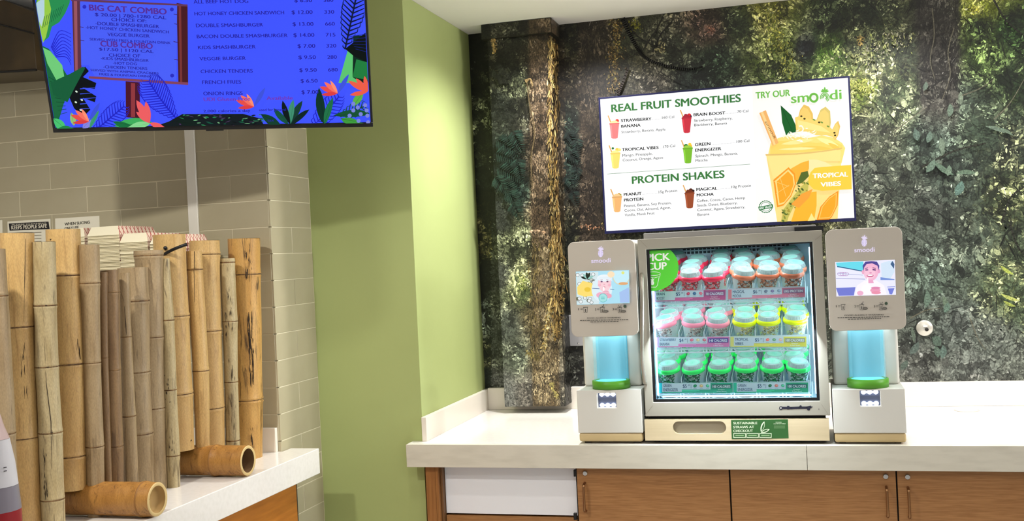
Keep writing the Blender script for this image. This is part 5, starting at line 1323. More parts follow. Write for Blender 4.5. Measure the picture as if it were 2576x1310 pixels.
banana([(235, 20), (260, -60), (480, -80), (470, 20), (440, 90), (400, 150), (350, 180), (330, 250), (295, 280), (262, 180)], (40, 140, 80), None)
banana([(235, 30), (262, -20), (330, 0), (345, 60), (330, 160), (310, 250), (290, 290), (268, 200)], (150, 200, 70), None)
banana([(245, 20), (300, -20), (300, 100), (280, 180), (262, 140)], (180, 210, 220), None)
for k in range(9): a.line(L1([(430-k*16, 30+k*10), (400-k*14, 110+k*10)]), 1.2, (20, 90, 60))
# blue fern outlines
NAVY = (30, 34, 190)
for k in range(9):
    a.line([z1_(x, y) for x, y in curve([(345+k*4, 320+k*8), (400+k*6, 210+k*22), (480, 230+k*26)], 5)], 2.2, NAVY, 1.0)
# big dark banana leaf at left
banana([(282, 310), (330, 330), (400, 420), (460, 520), (470, 600), (430, 700), (400, 800), (420, 875), (372, 880), (330, 640), (300, 440)], (24, 100, 60), None)
banana([(285, 320), (340, 345), (420, 440), (445, 580), (380, 540), (320, 430)], (110, 200, 120), None)
for k in range(10): a.line(L1([(330+k*8, 520+k*28), (400+k*6, 560+k*22)]), 1.3, (16, 70, 44))
# post of the sign
a.poly(L1([(485, -20), (545, -20), (550, 470), (500, 500)]), (92, 48, 66)); a.poly(L1([(497, -20), (520, -20), (525, 480), (508, 490)]), (150, 84, 96))
a.poly(L1([(1192, 20), (1266, 34), (1270, 570), (1204, 556)]), (70, 26, 34)); a.poly(L1([(1205, 30), (1222, 34), (1230, 552), (1215, 552)]), (120, 52, 52))
a.poly(L1([(480, -10), (1265, 30), (1266, 44), (480, 6)]), (100, 56, 84)); a.poly(L1([(600, 514), (1270, 556), (1270, 574), (600, 530)]), (128, 66, 90))
a.poly(L1([(848, 548), (944, 556), (944, 800), (850, 790)]), (72, 20, 40)); a.poly(L1([(884, 560), (912, 562), (912, 790), (884, 790)]), (140, 54, 60))
a.poly(L1([(540, 10), (1196, 38), (1190, 545), (640, 515), (600, 440), (548, 440)]), (72, 94, 246))
for x, y in ((570, 46), (1160, 64), (1162, 510)): p = z1_(x, y); a.ell(p[0], p[1], 5, 5, (40, 44, 190), n=10)
for x, y in ((550, 180), (555, 270), (1190, 160), (1185, 280), (1190, 400), (1186, 95)): a.line(L1([(x-14, y), (x+14, y+6)]), 1.6, (60, 30, 90))
# ferns
def fernline(x, y, L, ang, n, ln, c, w=2.2, cur=0.0):
    t0 = math.radians(ang)
    for k in range(n):
        f = k/(n-1); th = t0+cur*f; px, py = x+L*f*math.cos(th), y+L*f*math.sin(th)
        l = ln*math.sin(math.pi*(0.12+0.8*(1-f)))
        for sg in (-1, 1):
            b = th+sg*1.0
            a.line(L1([(px, py), (px+l*math.cos(b), py+l*math.sin(b)), (px+l*1.35*math.cos(b-sg*.35), py+l*1.35*math.sin(b-sg*.35))]), w, c, 0.8)
    a.line(L1([(x+L*k/8*math.cos(t0+cur*k/8), y+L*k/8*math.sin(t0+cur*k/8)) for k in range(9)]), w, c)
fernline(1190, 800, 310, -132, 17, 110, NAVY, 3.0, 0.1)
fernline(620, 900, 280, -40, 13, 80, NAVY, 3.0)
fernline(2330, 330, 430, -78, 15, 95, (14, 24, 60), 4.0)
fernline(2080, 900, 320, -50, 13, 80, NAVY, 3.0)
fernline(2290, 780, 180, -20, 9, 60, (20, 70, 50), 3.0)
# right border leaves
a.poly(L1([(2350, 330), (2390, 330), (2440, 560), (2400, 560), (2285, 560)]), (90, 190, 110)); a.poly(L1([(2385, 240), (2480, 240), (2500, 560), (2440, 560), (2380, 520)]), (10, 40, 30))
a.poly(L1([(2405, 400), (2500, 420), (2500, 540), (2380, 520)]), (30, 120, 60)); a.poly(L1([(2330, 330), (2480, 220), (2486, 420), (2390, 380)]), (8, 16, 16))
for k in range(6): a.line(L1([(2350+k*10, 250+k*16), (2480, 230+k*24)]), 1.4, (20, 30, 110))
# monstera dark leaf
a.poly(L1([(575, 450), (600, 480), (560, 520), (650, 560), (640, 600), (555, 590), (650, 650), (640, 690), (560, 660), (610, 740), (560, 790), (500, 730), (465, 650), (470, 560), (510, 500)]), (8, 14, 20))
a.poly(L1([(560, 450), (575, 460), (500, 600), (455, 690), (360, 640), (340, 560), (400, 530), (470, 500)]), (20, 90, 56))
for x, y in ((512, 690), (545, 742), (516, 618), (552, 674)): p = z1_(x, y); a.ell(p[0], p[1], 3.4, 2.2, (220, 240, 220), a=30, n=8)
for k in range(5): a.line(L1([(540, 600+k*34), (660, 590+k*34)]), 2.0, (60, 84, 240), 0.8)
# bottom foliage
a.poly(L1([(760, 870), (1040, 860), (1140, 820), (1230, 770), (1640, 768), (1760, 800), (1780, 852), (1100, 862)]), (16, 26, 30))
rr = random.Random(4)
for k in range(70): x, y = rr.uniform(1200, 1760), rr.uniform(775, 845); p = z1_(x, y); a.leaf(p[0], p[1], rr.uniform(5, 16), rr.uniform(1.5, 3.5), rr.uniform(-20, 20), rr.choice([(40, 130, 80), (70, 50, 90), (10, 16, 20), (110, 170, 120), (20, 80, 60)]))
for x, y, L, W, an, c in [(770, 850, 260, 70, -12, (60, 170, 90)), (760, 820, 200, 50, 18, (20, 110, 60)), (860, 870, 160, 50, -20, (130, 210, 140)), (360, 800, 120, 60, 40, (70, 190, 110)), (380, 880, 120, 50, -10, (30, 130, 70)),
                          (1190, 820, 150, 46, 0, (12, 30, 26)), (1960, 840, 180, 44, -70, (20, 60, 50)), (1960, 840, 170, 40, -90, (60, 140, 110)), (1960, 840, 170, 40, -115, (8, 24, 24)), (1950, 840, 150, 40, -140, (20, 80, 60)), (1960, 850, 170, 36, -48, (10, 36, 34)),
                          (1760, 770, 180, 60, 30, (14, 60, 44)), (2190, 850, 260, 60, -105, (10, 50, 40)), (2190, 850, 200, 44, -80, (30, 110, 70)), (2250, 780, 260, 50, -10, (20, 80, 50)), (2300, 800, 180, 70, 20, (60, 150, 60)), (2380, 720, 120, 50, -60, (90, 170, 70)),
                          (480, 760, 90, 40, 70, (150, 190, 110)), (560, 880, 110, 50, -60, (130, 130, 220)), (605, 870, 140, 30, -70, (60, 150, 110))]:
    p = z1_(x, y); a.leaf(p[0], p[1], L*.37267, W*.37267, an, c, 0.2, vein=tuple(int(v*.7) for v in c))
def bird(x, y, s_, flip=1):
    for L, W, an, c in ((130, 34, -160, (226, 76, 70)), (120, 30, -140, (240, 110, 96)), (110, 26, 175, (214, 60, 64)), (150, 30, -60, (60, 80, 214)), (100, 22, -120, (246, 140, 110))):
        p = z1_(x, y); ang = an if flip == 1 else 180-an
        a.leaf(p[0], p[1], L*s_*.37267, W*s_*.37267, ang, c)
bird(600, 820, 1.0); bird(1715, 720, 1.0); bird(2280, 630, 1.0)
for L, W, an in ((120, 34, -130), (150, 36, -150), (110, 30, -100), (120, 30, 170), (90, 26, -70)):
    p = z1_(2490, 620); a.leaf(p[0]-4, p[1], L*.37, W*.37, an, (230, 90, 70))
for L, W, an in ((180, 50, -120), (150, 40, -100), (120, 34, -140), (110, 40, 20)):
    p = z1_(1010, 830); a.leaf(p[0], p[1], L*.37, W*.37, an, (232, 92, 96))
for x, y in ((2385, 700), (2415, 725), (2465, 710), (2385, 745), (2475, 745), (2480, 780), (2420, 815), (2485, 825), (2360, 780), (2435, 770)): p = z1_(x, y); a.ell(p[0], p[1], 5.2, 5.2, (120, 130, 214), n=12)
# bright rim lights at the edges
a.line(L1([(372, 882), (2505, 838)]), 1.8, (150, 160, 255))
# lettering
TN = (34, 30, 150)
def BT(s_, x0, y0, x1, y1, cap, c=TN, b=1): p, r = z1_(x0, y0), z1_(x1, y1); a.text(s_, p[0], p[1], r[0], r[1], cap*.37267, c, b)
BT('BIG CAT COMBO', 604, 70, 1124, 98, 40, (84, 44, 150), 2)
BT('$ 20.00 | 780-1280 CAL', 642, 108, 1122, 130, 22); BT('CHOICE OF:', 752, 142, 988, 152, 22); BT('-DOUBLE SMASHBURGER', 645, 168, 1074, 190, 22)
BT('-HOT HONEY CHICKEN SANDWICH', 580, 194, 1140, 226, 20); BT('VEGGIE BURGER', 726, 242, 1010, 254, 22); BT('SERVED WITH FRIES & FOUNTAIN DRINK', 606, 272, 1152, 298, 17)
BT('CUB COMBO', 680, 312, 1030, 330, 38, (84, 44, 150), 2); BT('$17.50 | 1120 CAL', 670, 340, 1036, 358, 20); BT('CHOICE OF', 736, 382, 946, 388, 22); BT('-KIDS SMASHBURGER', 682, 402, 1004, 418, 19)
BT('-HOT DOG', 764, 434, 924, 440, 18); BT('-CHICKEN TENDERS', 698, 460, 994, 472, 19); BT('SERVED WITH ANIMAL CRACKERS', 612, 480, 1070, 502, 15); BT('FRIES & FOUNTAIN DRINK', 672, 508, 1022, 524, 15)
for (s_, x0, y0, x1, pr, px0, px1, cal, cx0, cx1) in [('ALL BEEF HOT DOG', 1308, 24, 1676, '$ 6.50', 1988, 2106, '380', 2186, 2250), ('HOT HONEY CHICKEN SANDWICH', 1314, 104, 1918, '$ 12.00', 1970, 2110, '330', 2190, 2256),
        ('DOUBLE SMASHBURGER', 1324, 184, 1776, '$ 13.00', 1976, 2116, '660', 2196, 2260), ('BACON DOUBLE SMASHBURGER', 1330, 258, 1942, '$ 14.00', 1982, 2122, '715', 2200, 2264),
        ('KIDS SMASHBURGER', 1338, 332, 1726, '$ 7.00', 2010, 2128, '320', 2204, 2270), ('VEGGIE BURGER', 1348, 408, 1660, '$ 9.50', 2016, 2132, '280', 2210, 2274),
        ('CHICKEN TENDERS', 1356, 494, 1706, '$ 9.50', 2022, 2138, '680', 2216, 2280), ('FRENCH FRIES', 1366, 567, 1628, '$ 6.50', 2030, 2144, '420', 2220, 2282), ('ONION RINGS', 1374, 643, 1638, '$ 7.00', 2036, 2150, '', 0, 0)]:
    BT(s_, x0, y0, x1, y0-(x1-x0)*.013, 24)
    BT(pr, px0, y0-(px0-x0)*.013, px1, y0-(px1-x0)*.013, 25)
    if cal and cal != '420': BT(cal, cx0, y0-(cx0-x0)*.013, cx1, y0-(cx1-x0)*.013, 24)
BT('UDI Gluten Free', 1376, 682, 1690, 678, 24, (110, 50, 170)); BT('Available', 1800, 674, 1976, 672, 24, (110, 50, 170)); BT('2,000 calories a day', 1374, 758, 1690, 754, 18); BT('used for general', 1750, 750, 1930, 748, 18); BT('tax', 1806, 820, 1850, 819, 18)
a.build('menu_print', SCREEN, pl_)

# ------------------------------------------------------------------ range hood end, top left
hd_ = empty('wall_cabinet', (-3.2, 3.5, 2.4)); tag(hd_, 'dark brown hanging cabinet end at the top left of the tiled wall', 'cabinet')
YHD = 3.55
pp = [onY(-150, 190, YHD), onY(92, 175, YHD), onY(80, 28, YHD), onY(-150, -64, YHD)]
q = MB(); q.prism([(p[0], p[2]) for p in pp], YHD, YTW-0.004); q.build('body', mat('dark_brown_panel', (62, 50, 32), 0.3, noise=((8, 8, 8), (84, 68, 44), 0.4, 0.8)), hd_, bevel=0.003)
sa = [onY(-150, 22, YHD-0.004), onY(86, 84, YHD-0.004)]
q = MB(); q.tube([sa[0], sa[1]], 0.003, 6); q.build('seam', m_black, hd_)
q = MB(); q.tube([onY(-150, 190, YHD-0.003), onY(92, 176, YHD-0.003)], 0.005, 6); q.build('bottom_lip', m_black, hd_)

# ------------------------------------------------------------------ steel strip on the tiled wall
z_a, z_b = 0, 2.7
s_ = tag(box('steel_strip', (onY(478, 560, YTW)[0], YTW-0.012, ZL+0.1), (onY(502, 560, YTW)[0], YTW-0.001, z_b), m_steel, bevel=0.002), 'vertical stainless steel strip on the tiled wall beneath the blue screen', 'strip')

# ------------------------------------------------------------------ paper notices on the tiles
m_paper = mat('paper', (246, 241, 222), 0.7)
def notice(quad, label):
    ps_ = [onY(x, y, YTW-0.004) for x, y in quad]
    q = MB(); q.prism([(p[0], p[2]) for p in ps_], YTW-0.0025, YTW-0.0012)
    return tag(q.build('paper_notice', m_paper), label, 'notice', 'paper notices on the tiled wall')
n1 = notice([(18, 557), (126, 550), (129, 690), (21, 695)], 'paper notice with black header reading KEEPS PEOPLE SAFE')
a = Art((0, YTW-0.0027, 1.5), (0, -1, 0), start=0.0003)
a.poly([(22, 562), (122, 557), (125, 576), (24, 580)], (26, 22, 26)); a.text('PLEASE CLEANING', 30, 567, 116, 562.5, 3, (226, 220, 200), 1); a.text('KEEPS PEOPLE SAFE', 29, 577, 118, 572.5, 9, (236, 230, 212), 2)
for k in range(4): a.line([(84, 585+k*7.6), (104, 584+k*7.6)], 1.2, (120, 110, 90))
a.build('notice_print', PRINT, n1)
n2 = notice([(138, 549.5), (249, 542.5), (253, 690), (141, 695)], 'paper notice beside the black headed one, tucked behind the checkered trays')
a = Art((0, YTW-0.0027, 1.5), (0, -1, 0), start=0.0003)
a.text('WHEN SLICING', 163, 567, 226, 562, 7, (60, 56, 44), 2); a.text('ONLY USE', 163, 578, 198, 575, 7, (60, 56, 44), 2)
a.build('notice_print', PRINT, n2)
notice([(-60, 560), (5, 553), (8, 690), (-56, 695)], 'paper notice at the left edge of the tiled wall')

# ------------------------------------------------------------------ stacks of checkered paper food trays behind the bamboo
TENS = ['twenty', 'thirty', 'forty', 'fifty', 'sixty', 'seventy']
NUMW = 'zero one two three four five six seven eight nine ten eleven twelve thirteen fourteen fifteen sixteen seventeen eighteen nineteen twenty'.split()+['%s %s' % (TENS[k//10-2], 'one two three four five six seven eight nine'.split()[k % 10-1]) if k % 10 else TENS[k//10-2] for k in range(21, 80)]
m_tray_end = mat('tray_cream_paper', (242, 234, 206), 0.7)
def check_mat():
    m = bpy.data.materials.new('red_check_paper'); m.use_nodes = True; nt = m.node_tree; b = nt.nodes['Principled BSDF']; b.inputs['Roughness'].default_value = 0.6
    tc = nt.nodes.new('ShaderNodeTexCoord'); mp = nt.nodes.new('ShaderNodeMapping'); mp.inputs['Rotation'].default_value = (0, 0, math.radians(45)); mp.inputs['Scale'].default_value = (1, 1, 1)
    sx = nt.nodes.new('ShaderNodeSeparateXYZ'); nt.links.new(tc.outputs['Object'], mp.inputs['Vector']); nt.links.new(mp.outputs['Vector'], sx.inputs[0])
    outs = []
    for ax in ('X', 'Y'):
        ml_ = nt.nodes.new('ShaderNodeMath'); ml_.operation = 'MULTIPLY'; ml_.inputs[1].default_value = 60
        fr_ = nt.nodes.new('ShaderNodeMath'); fr_.operation = 'FRACT'; lt = nt.nodes.new('ShaderNodeMath'); lt.operation = 'LESS_THAN'; lt.inputs[1].default_value = 0.16
        nt.links.new(sx.outputs[ax], ml_.inputs[0]); nt.links.new(ml_.outputs[0], fr_.inputs[0]); nt.links.new(fr_.outputs[0], lt.inputs[0]); outs.append(lt)
    mxm = nt.nodes.new('ShaderNodeMath'); mxm.operation = 'MAXIMUM'; nt.links.new(outs[0].outputs[0], mxm.inputs[0]); nt.links.new(outs[1].outputs[0], mxm.inputs[1])
    mix = nt.nodes.new('ShaderNodeMix'); mix.data_type = 'RGBA'; mix.inputs[6].default_value = (*lin((238, 216, 196)), 1); mix.inputs[7].default_value = (*lin((176, 74, 66)), 1)
    nt.links.new(mxm.outputs[0], mix.inputs[0]); nt.links.new(mix.outputs[2], b.inputs['Base Color'])
    return m
m_check = check_mat()
YSK = 3.40
stand = empty('tray_stand', (-2.55, YSK+0.12, ZL)); tag(stand, 'plain metal stand holding the checkered trays behind the bamboo', 'stand')
sxa, sxb = onY(180, 650, YSK)[0], onY(448, 650, YSK)[0]
zstand = onY(300, 700, YSK)[2]
box('top', (sxa, YSK-0.01, zstand-0.012), (sxb, YTW-0.03, zstand), m_steel, stand)
for xx in (sxa+0.015, sxb-0.015):
    for yy in (YSK+0.005, YTW-0.045): box('leg', (xx-0.01, yy-0.01, ZL), (xx+0.01, yy+0.01, zstand-0.012), m_steel, stand)
def tray_proto(w):
    root = empty('food_tray'); D = 0.24; h = 0.034; i = 0.012
    q = MB()
    q.add([(-0.003, -0.004, 0), (w+0.003, -0.004, 0), (w, 0, 0.0015), (w-i, i, h), (i, i, h), (0, 0, 0.0015)], [(0, 1, 2, 5), (5, 2, 3, 4)]); q.build('end_wall', m_tray_end, root, local=True, fix=False)
    q = MB()
    q.add([(0, D, 0), (w, D, 0), (w-i, D-i, h), (i, D-i, h)], [(3, 2, 1, 0)]); q.build('end_wall', m_tray_end, root, local=True, fix=False)
    q = MB()
    q.add([(i, i, h), (w-i, i, h), (w-i, D-i, h), (i, D-i, h), (0, 0, 0), (0, D, 0), (w, 0, 0), (w, D, 0)], [(0, 1, 2, 3), (4, 0, 3, 5), (1, 6, 7, 2)])
    q.build('check_wall', m_check, root, local=True, fix=False)
    return root
for si, (xa_, xb_, yt_, nm) in enumerate([(160, 220, 572, 'short left'), (222, 307, 566, 'tall middle'), (302, 378, 585, 'right'), (378, 442, 588, 'far right')]):
    A_, B_ = onY(xa_, 640, YSK+0.02), onY(xb_, 640, YSK+0.02); zt_ = onY((xa_+xb_)/2, yt_, YSK+0.02)[2]
    w = B_[0]-A_[0]-0.008; pr_ = tray_proto(w); n = max(4, int((zt_-0.034-zstand)/0.0052)+1)
    for k in range(n):
        r = pr_ if k == 0 else pr_.copy()
        if k:
            COL.objects.link(r)
            for ch in pr_.children: c = ch.copy(); COL.objects.link(c); c.parent = r
        r.location = (A_[0]+random.uniform(-.0015, .0015), YSK+0.02+random.uniform(-.002, .002), zstand+k*0.0052+0.0005)
        tag(r, ('topmost red checkered paper food tray of the %s stack' % nm) if k == n-1 else ('nested paper food tray, %s below the top one of the %s stack' % (NUMW[n-1-k], nm)), 'food tray', 'trays in the %s stack' % nm)

# ------------------------------------------------------------------ bamboo
def bam_mat(name, c1, c2, c3, sc_=1.0):
    m = bpy.data.materials.new(name); m.use_nodes = True; nt = m.node_tree; b = nt.nodes['Principled BSDF']; b.inputs['Roughness'].default_value = 0.45
    tc = nt.nodes.new('ShaderNodeTexCoord')
    def nz(scale, det, lo, hi, ca_, cb_, dist=0.0):
        mp = nt.nodes.new('ShaderNodeMapping'); mp.inputs['Scale'].default_value = scale; ns = nt.nodes.new('ShaderNodeTexNoise'); ns.inputs['Scale'].default_value = 1; ns.inputs['Detail'].default_value = det
        ns.inputs['Distortion'].default_value = dist
        rp = nt.nodes.new('ShaderNodeValToRGB'); rp.color_ramp.elements[0].position = lo; rp.color_ramp.elements[1].position = hi; rp.color_ramp.elements[0].color = ca_; rp.color_ramp.elements[1].color = cb_
        nt.links.new(tc.outputs['Object'], mp.inputs['Vector']); nt.links.new(mp.outputs['Vector'], ns.inputs['Vector']); nt.links.new(ns.outputs['Fac'], rp.inputs['Fac']); return rp, ns
    BK, WH = (0, 0, 0, 1), (1, 1, 1, 1)
    r1, n1_ = nz((34, 34, 4.5), 6, 0.32, 0.70, (*lin(c1), 1), (*lin(c2), 1), 0.6)
    r2, n2_ = nz((70, 70, 8), 9, 0.57, 0.70, BK, WH, 1.2)
    r3, n3_ = nz((420, 420, 130), 4, 0.35, 0.65, (0.87, 0.87, 0.87, 1), (1.10, 1.10, 1.10, 1))
    r4, n4_ = nz((150, 150, 5), 3, 0.66, 0.72, BK, WH)
    def mixn(fac, mul, a, bcol):
        mix = nt.nodes.new('ShaderNodeMix'); mix.data_type = 'RGBA'; mix.inputs[7].default_value = bcol
        mu = nt.nodes.new('ShaderNodeMath'); mu.operation = 'MULTIPLY'; mu.inputs[1].default_value = mul
        nt.links.new(fac, mu.inputs[0]); nt.links.new(mu.outputs[0], mix.inputs[0]); nt.links.new(a, mix.inputs[6]); return mix.outputs[2]
    col = mixn(r2.outputs[0], sc_*0.85, r1.outputs[0], (*lin(c3), 1))
    col = mixn(r4.outputs[0], sc_*0.55, col, (*lin(tuple(v*0.6 for v in c3)), 1))
    ml_ = nt.nodes.new('ShaderNodeMix'); ml_.data_type = 'RGBA'; ml_.blend_type = 'MULTIPLY'; ml_.inputs[0].default_value = 1.0
    nt.links.new(col, ml_.inputs[6]); nt.links.new(r3.outputs[0], ml_.inputs[7]); nt.links.new(ml_.outputs[2], b.inputs['Base Color'])
    bp = nt.nodes.new('ShaderNodeBump'); bp.inputs['Strength'].default_value = 0.35; bp.inputs['Distance'].default_value = 0.002
    nt.links.new(n2_.outputs['Fac'], bp.inputs['Height']); nt.links.new(bp.outputs['Normal'], b.inputs['Normal'])
    return m
BM = {'gold': bam_mat('bamboo_gold', (200, 166, 108), (184, 146, 90), (138, 102, 58), 0.55),
      'grey': bam_mat('bamboo_grey', (166, 144, 110), (146, 122, 88), (92, 72, 48), 0.7),
      'pale': bam_mat('bamboo_pale', (190, 174, 136), (162, 142, 100), (80, 62, 40), 0.9),
      'brown': bam_mat('bamboo_brown', (140, 112, 78), (116, 88, 58), (70, 50, 32), 0.8),
      'honey': bam_mat('bamboo_honey', (178, 128, 62), (150, 102, 44), (92, 58, 24), 0.9),
      'scarred': bam_mat('bamboo_scarred', (200, 156, 88), (176, 130, 66), (56, 36, 20), 1.0)}
m_node = mat('bamboo_node_scar', (132, 100, 60), 0.6, noise=((60, 60, 200), (84, 58, 32), 0.4, 0.6))
m_cut = mat('bamboo_cut_rim', (214, 186, 128), 0.6)
m_hollow = mat('bamboo_hollow', (112, 82, 50), 0.7)
def cane(name, path, nodes, kind, label, group, grow=1.0, fx=None):
    """path: (y_px, x_left, x_right) from top to bottom; the cane stands at its own depth in the fence"""
    yref, xl_, xr_ = path[-1]
    mx = (xl_+xr_)/2; base_ = onX(mx, min(yref, 1200), fx or FX)
    Y = base_[1]
    ys = np.array([p[0] for p in path], float); cs = np.array([(p[1]+p[2])/2 for p in path]); ws = np.array([(p[2]-p[1])/2 for p in path])
    smp = sorted(set(list(np.linspace(ys[0], ys[-1], 26))+[n+d for n in nodes for d in (-7, -3.5, 0, 3.5, 7) if ys[0] < n+d < ys[-1]]))
    pts = []; rad = []
    for y in smp:
        c = np.interp(y, ys, cs); w = np.interp(y, ys, ws)
        p = onY(c, y, Y); dep = (p-CAM)@FW
        bul = 1.0
        for n in nodes:
            d = abs(y-n)
            if d < 1: bul = 0.985
            elif d < 5: bul = 1.05
            elif d < 9: bul = 1.02
        bul *= 1+0.012*math.sin(y*0.031+mx)
        pts.append(Vector(p)); rad.append(w*dep/FPX*bul*grow)
    low = pts[-1].z
    if low < ZL+0.001:
        for i_, p in enumerate(pts): 
            if p.z < ZL+0.0005: p.z = ZL+0.0005
        # drop repeated bottom samples
        k = next((i_ for i_, p in enumerate(pts) if p.z <= ZL+0.0006), len(pts)-1); pts = pts[:k+1]; rad = rad[:k+1]
    root = empty(name, tuple(pts[-1])); tag(root, label, 'bamboo cane', group)
    q = MB(); q.tube(pts, rad, 22, cap=False)
    ri = rad[0]*0.80
    t0 = pts[0]; n = 22
    q.build('culm', BM[kind], root)
    q = MB(); q.lathe([(rad[0], 0.0), (ri, 0.0002)], t0, n); q.build('cut_rim', m_cut, root)
    q = MB(); q.lathe([(ri, 0.0), (ri*0.98, -0.05), (0.001, -0.052)], t0, n); q.build('hollow', m_hollow, root)
    for nd in nodes:
        if not (ys[0] < nd < ys[-1]): continue
        c = np.interp(nd, ys, cs); w = np.interp(nd, ys, ws); p = onY(c, nd, Y); dep = (p-CAM)@FW; r = w*dep/FPX*grow
        if p[2] < ZL+0.01: continue
        q = MB(); q.lathe([(r*0.99, -0.0024), (r*1.035, -0.0008), (r*1.045, 0.0012), (r*0.99, 0.0030)], p, n); q.build('node', m_node, root)
    return root, Y
FX = -2.11
GP = 'bamboo canes standing along the left counter'
cane('bamboo_cane', [(628, -58, 10), (780, -45, 20), (1000, -30, 33), (1310, -12, 46), (1500, -2, 54)], [745, 1090], 'grey', 'greyish bamboo cane cut off by the left edge, shorter than its golden neighbour', GP)
cane('bamboo_cane', [(586, 1, 83), (820, 4, 84), (1100, 16, 97), (1310, 25, 106), (1500, 33, 114)], [822, 1100], 'gold', 'tall wide golden bamboo cane second from the left edge', GP, fx=-2.18)
cane('bamboo_cane', [(608, 84, 138), (775, 88, 141), (920, 91, 145), (1085, 99, 155), (1250, 104, 160), (1500, 116, 170)], [768, 922, 1087, 1255], 'pale', 'pale blotchy bamboo cane in front of the tallest golden cane', GP)
cane('bamboo_cane', [(577, 118, 199), (690, 122, 203), (915, 131, 212), (1145, 136, 217), (1228, 137, 218)], [693, 915, 1145], 'gold', 'tallest thick golden bamboo cane with a small dark hole near its top', GP, fx=-2.18)
cane('bamboo_cane', [(615, 200, 249), (712, 202, 250), (912, 210, 252), (1120, 217, 260), (1223, 219, 262), (1300, 222, 265)], [712, 912, 1122], 'grey', 'grey bamboo cane right of the tallest golden cane', GP)
cane('bamboo_cane', [(684, 247, 270), (900, 252, 272), (1225, 262, 282), (1290, 264, 284)], [900], 'brown', 'thin dark bamboo cane mostly hidden behind its brown neighbour', GP)
cane('bamboo_cane', [(679, 252, 297), (733, 253, 300), (930, 265, 303), (1120, 269, 309), (1220, 270, 310), (1285, 272, 312)], [735, 930, 1121], 'brown', 'short brown bamboo cane with raised pale node at mid height', GP)
cane('bamboo_cane', [(686, 297, 326), (845, 304, 330), (1045, 305, 341), (1220, 311, 348), (1280, 313, 350)], [847, 1046], 'grey', 'slim bamboo cane with a dark knot hole near its upper third', GP)
cane('bamboo_cane', [(673, 297, 370), (757, 301, 374), (935, 306, 376), (1090, 313, 383), (1218, 315, 387), (1265, 316, 388)], [757, 935, 1090], 'grey', 'greyish bamboo cane that steps sideways at its lower node', GP, fx=-2.17)
cane('bamboo_cane', [(630, 338, 409), (650, 340, 409), (850, 348, 411), (1025, 352, 414), (1215, 360, 420), (1240, 361, 421)], [643, 848, 1026], 'grey', 'knobbly bamboo cane with a flat ring just under its top', GP, fx=-2.16)
cane('bamboo_cane', [(650, 404, 426), (805, 409, 438), (980, 411, 444), (1140, 418, 452), (1217, 420, 453), (1265, 422, 455)], [805, 980, 1145], 'pale', 'pale bleached bamboo cane speckled near its foot beside the gold one', GP)
g10, y10 = cane('bamboo_cane', [(590, 386, 465), (650, 389, 467), (795, 395, 474), (985, 403, 483), (1130, 408, 488)], [795, 990], 'gold', 'golden bamboo cane with black strap around its top', GP, fx=-2.16)
cane('bamboo_cane', [(631, 468, 507), (678, 470, 510), (930, 485, 525), (1125, 493, 528), (1150, 494, 529)], [678, 932], 'gold', 'golden bamboo cane split by a fine crack near its top', GP)
cane('bamboo_cane', [(605, 477, 551), (640, 478, 552), (832, 483, 556), (1025, 490, 563), (1150, 493, 566)], [640, 832, 1025], 'gold', 'smooth golden bamboo cane beside the steel strip', GP, fx=-2.17)
cane('bamboo_cane', [(650, 552, 590), (808, 560, 597), (960, 565, 598), (1105, 568, 603), (1150, 569, 604)], [660, 808, 960, 1107], 'pale', 'weathered pale bamboo cane second from the right', GP)
cane('bamboo_cane', [(600, 574, 653), (690, 577, 655), (1003, 582, 660), (1152, 583, 660), (1200, 585, 662)], [690, 1004], 'scarred', 'wide bamboo cane with black scars at the right end of the row', GP, fx=-2.13)
# black strap on the gold cane top
p0 = onY(412, 640, y10-0.05); p1 = onY(470, 614, y10-0.05)
st_ = empty('strap', tuple(p0)); tag(st_, 'black strap tied slantwise over the top of a golden bamboo cane', 'strap')
q = MB(); q.tube(curve3([p0, (A3(p0)*0.5+A3(p1)*0.5)+A3((0, -0.012, 0)), p1], 6), [0.0055]*13, 8); q.build('band', m_black, st_)
q = MB(); pk = onY(416, 624, y10-0.055); q.lathe([(0.001, -0.006), (0.006, -0.004), (0.007, 0.002), (0.004, 0.006), (0.001, 0.007)], pk, 12); q.build('knot', m_black, st_)
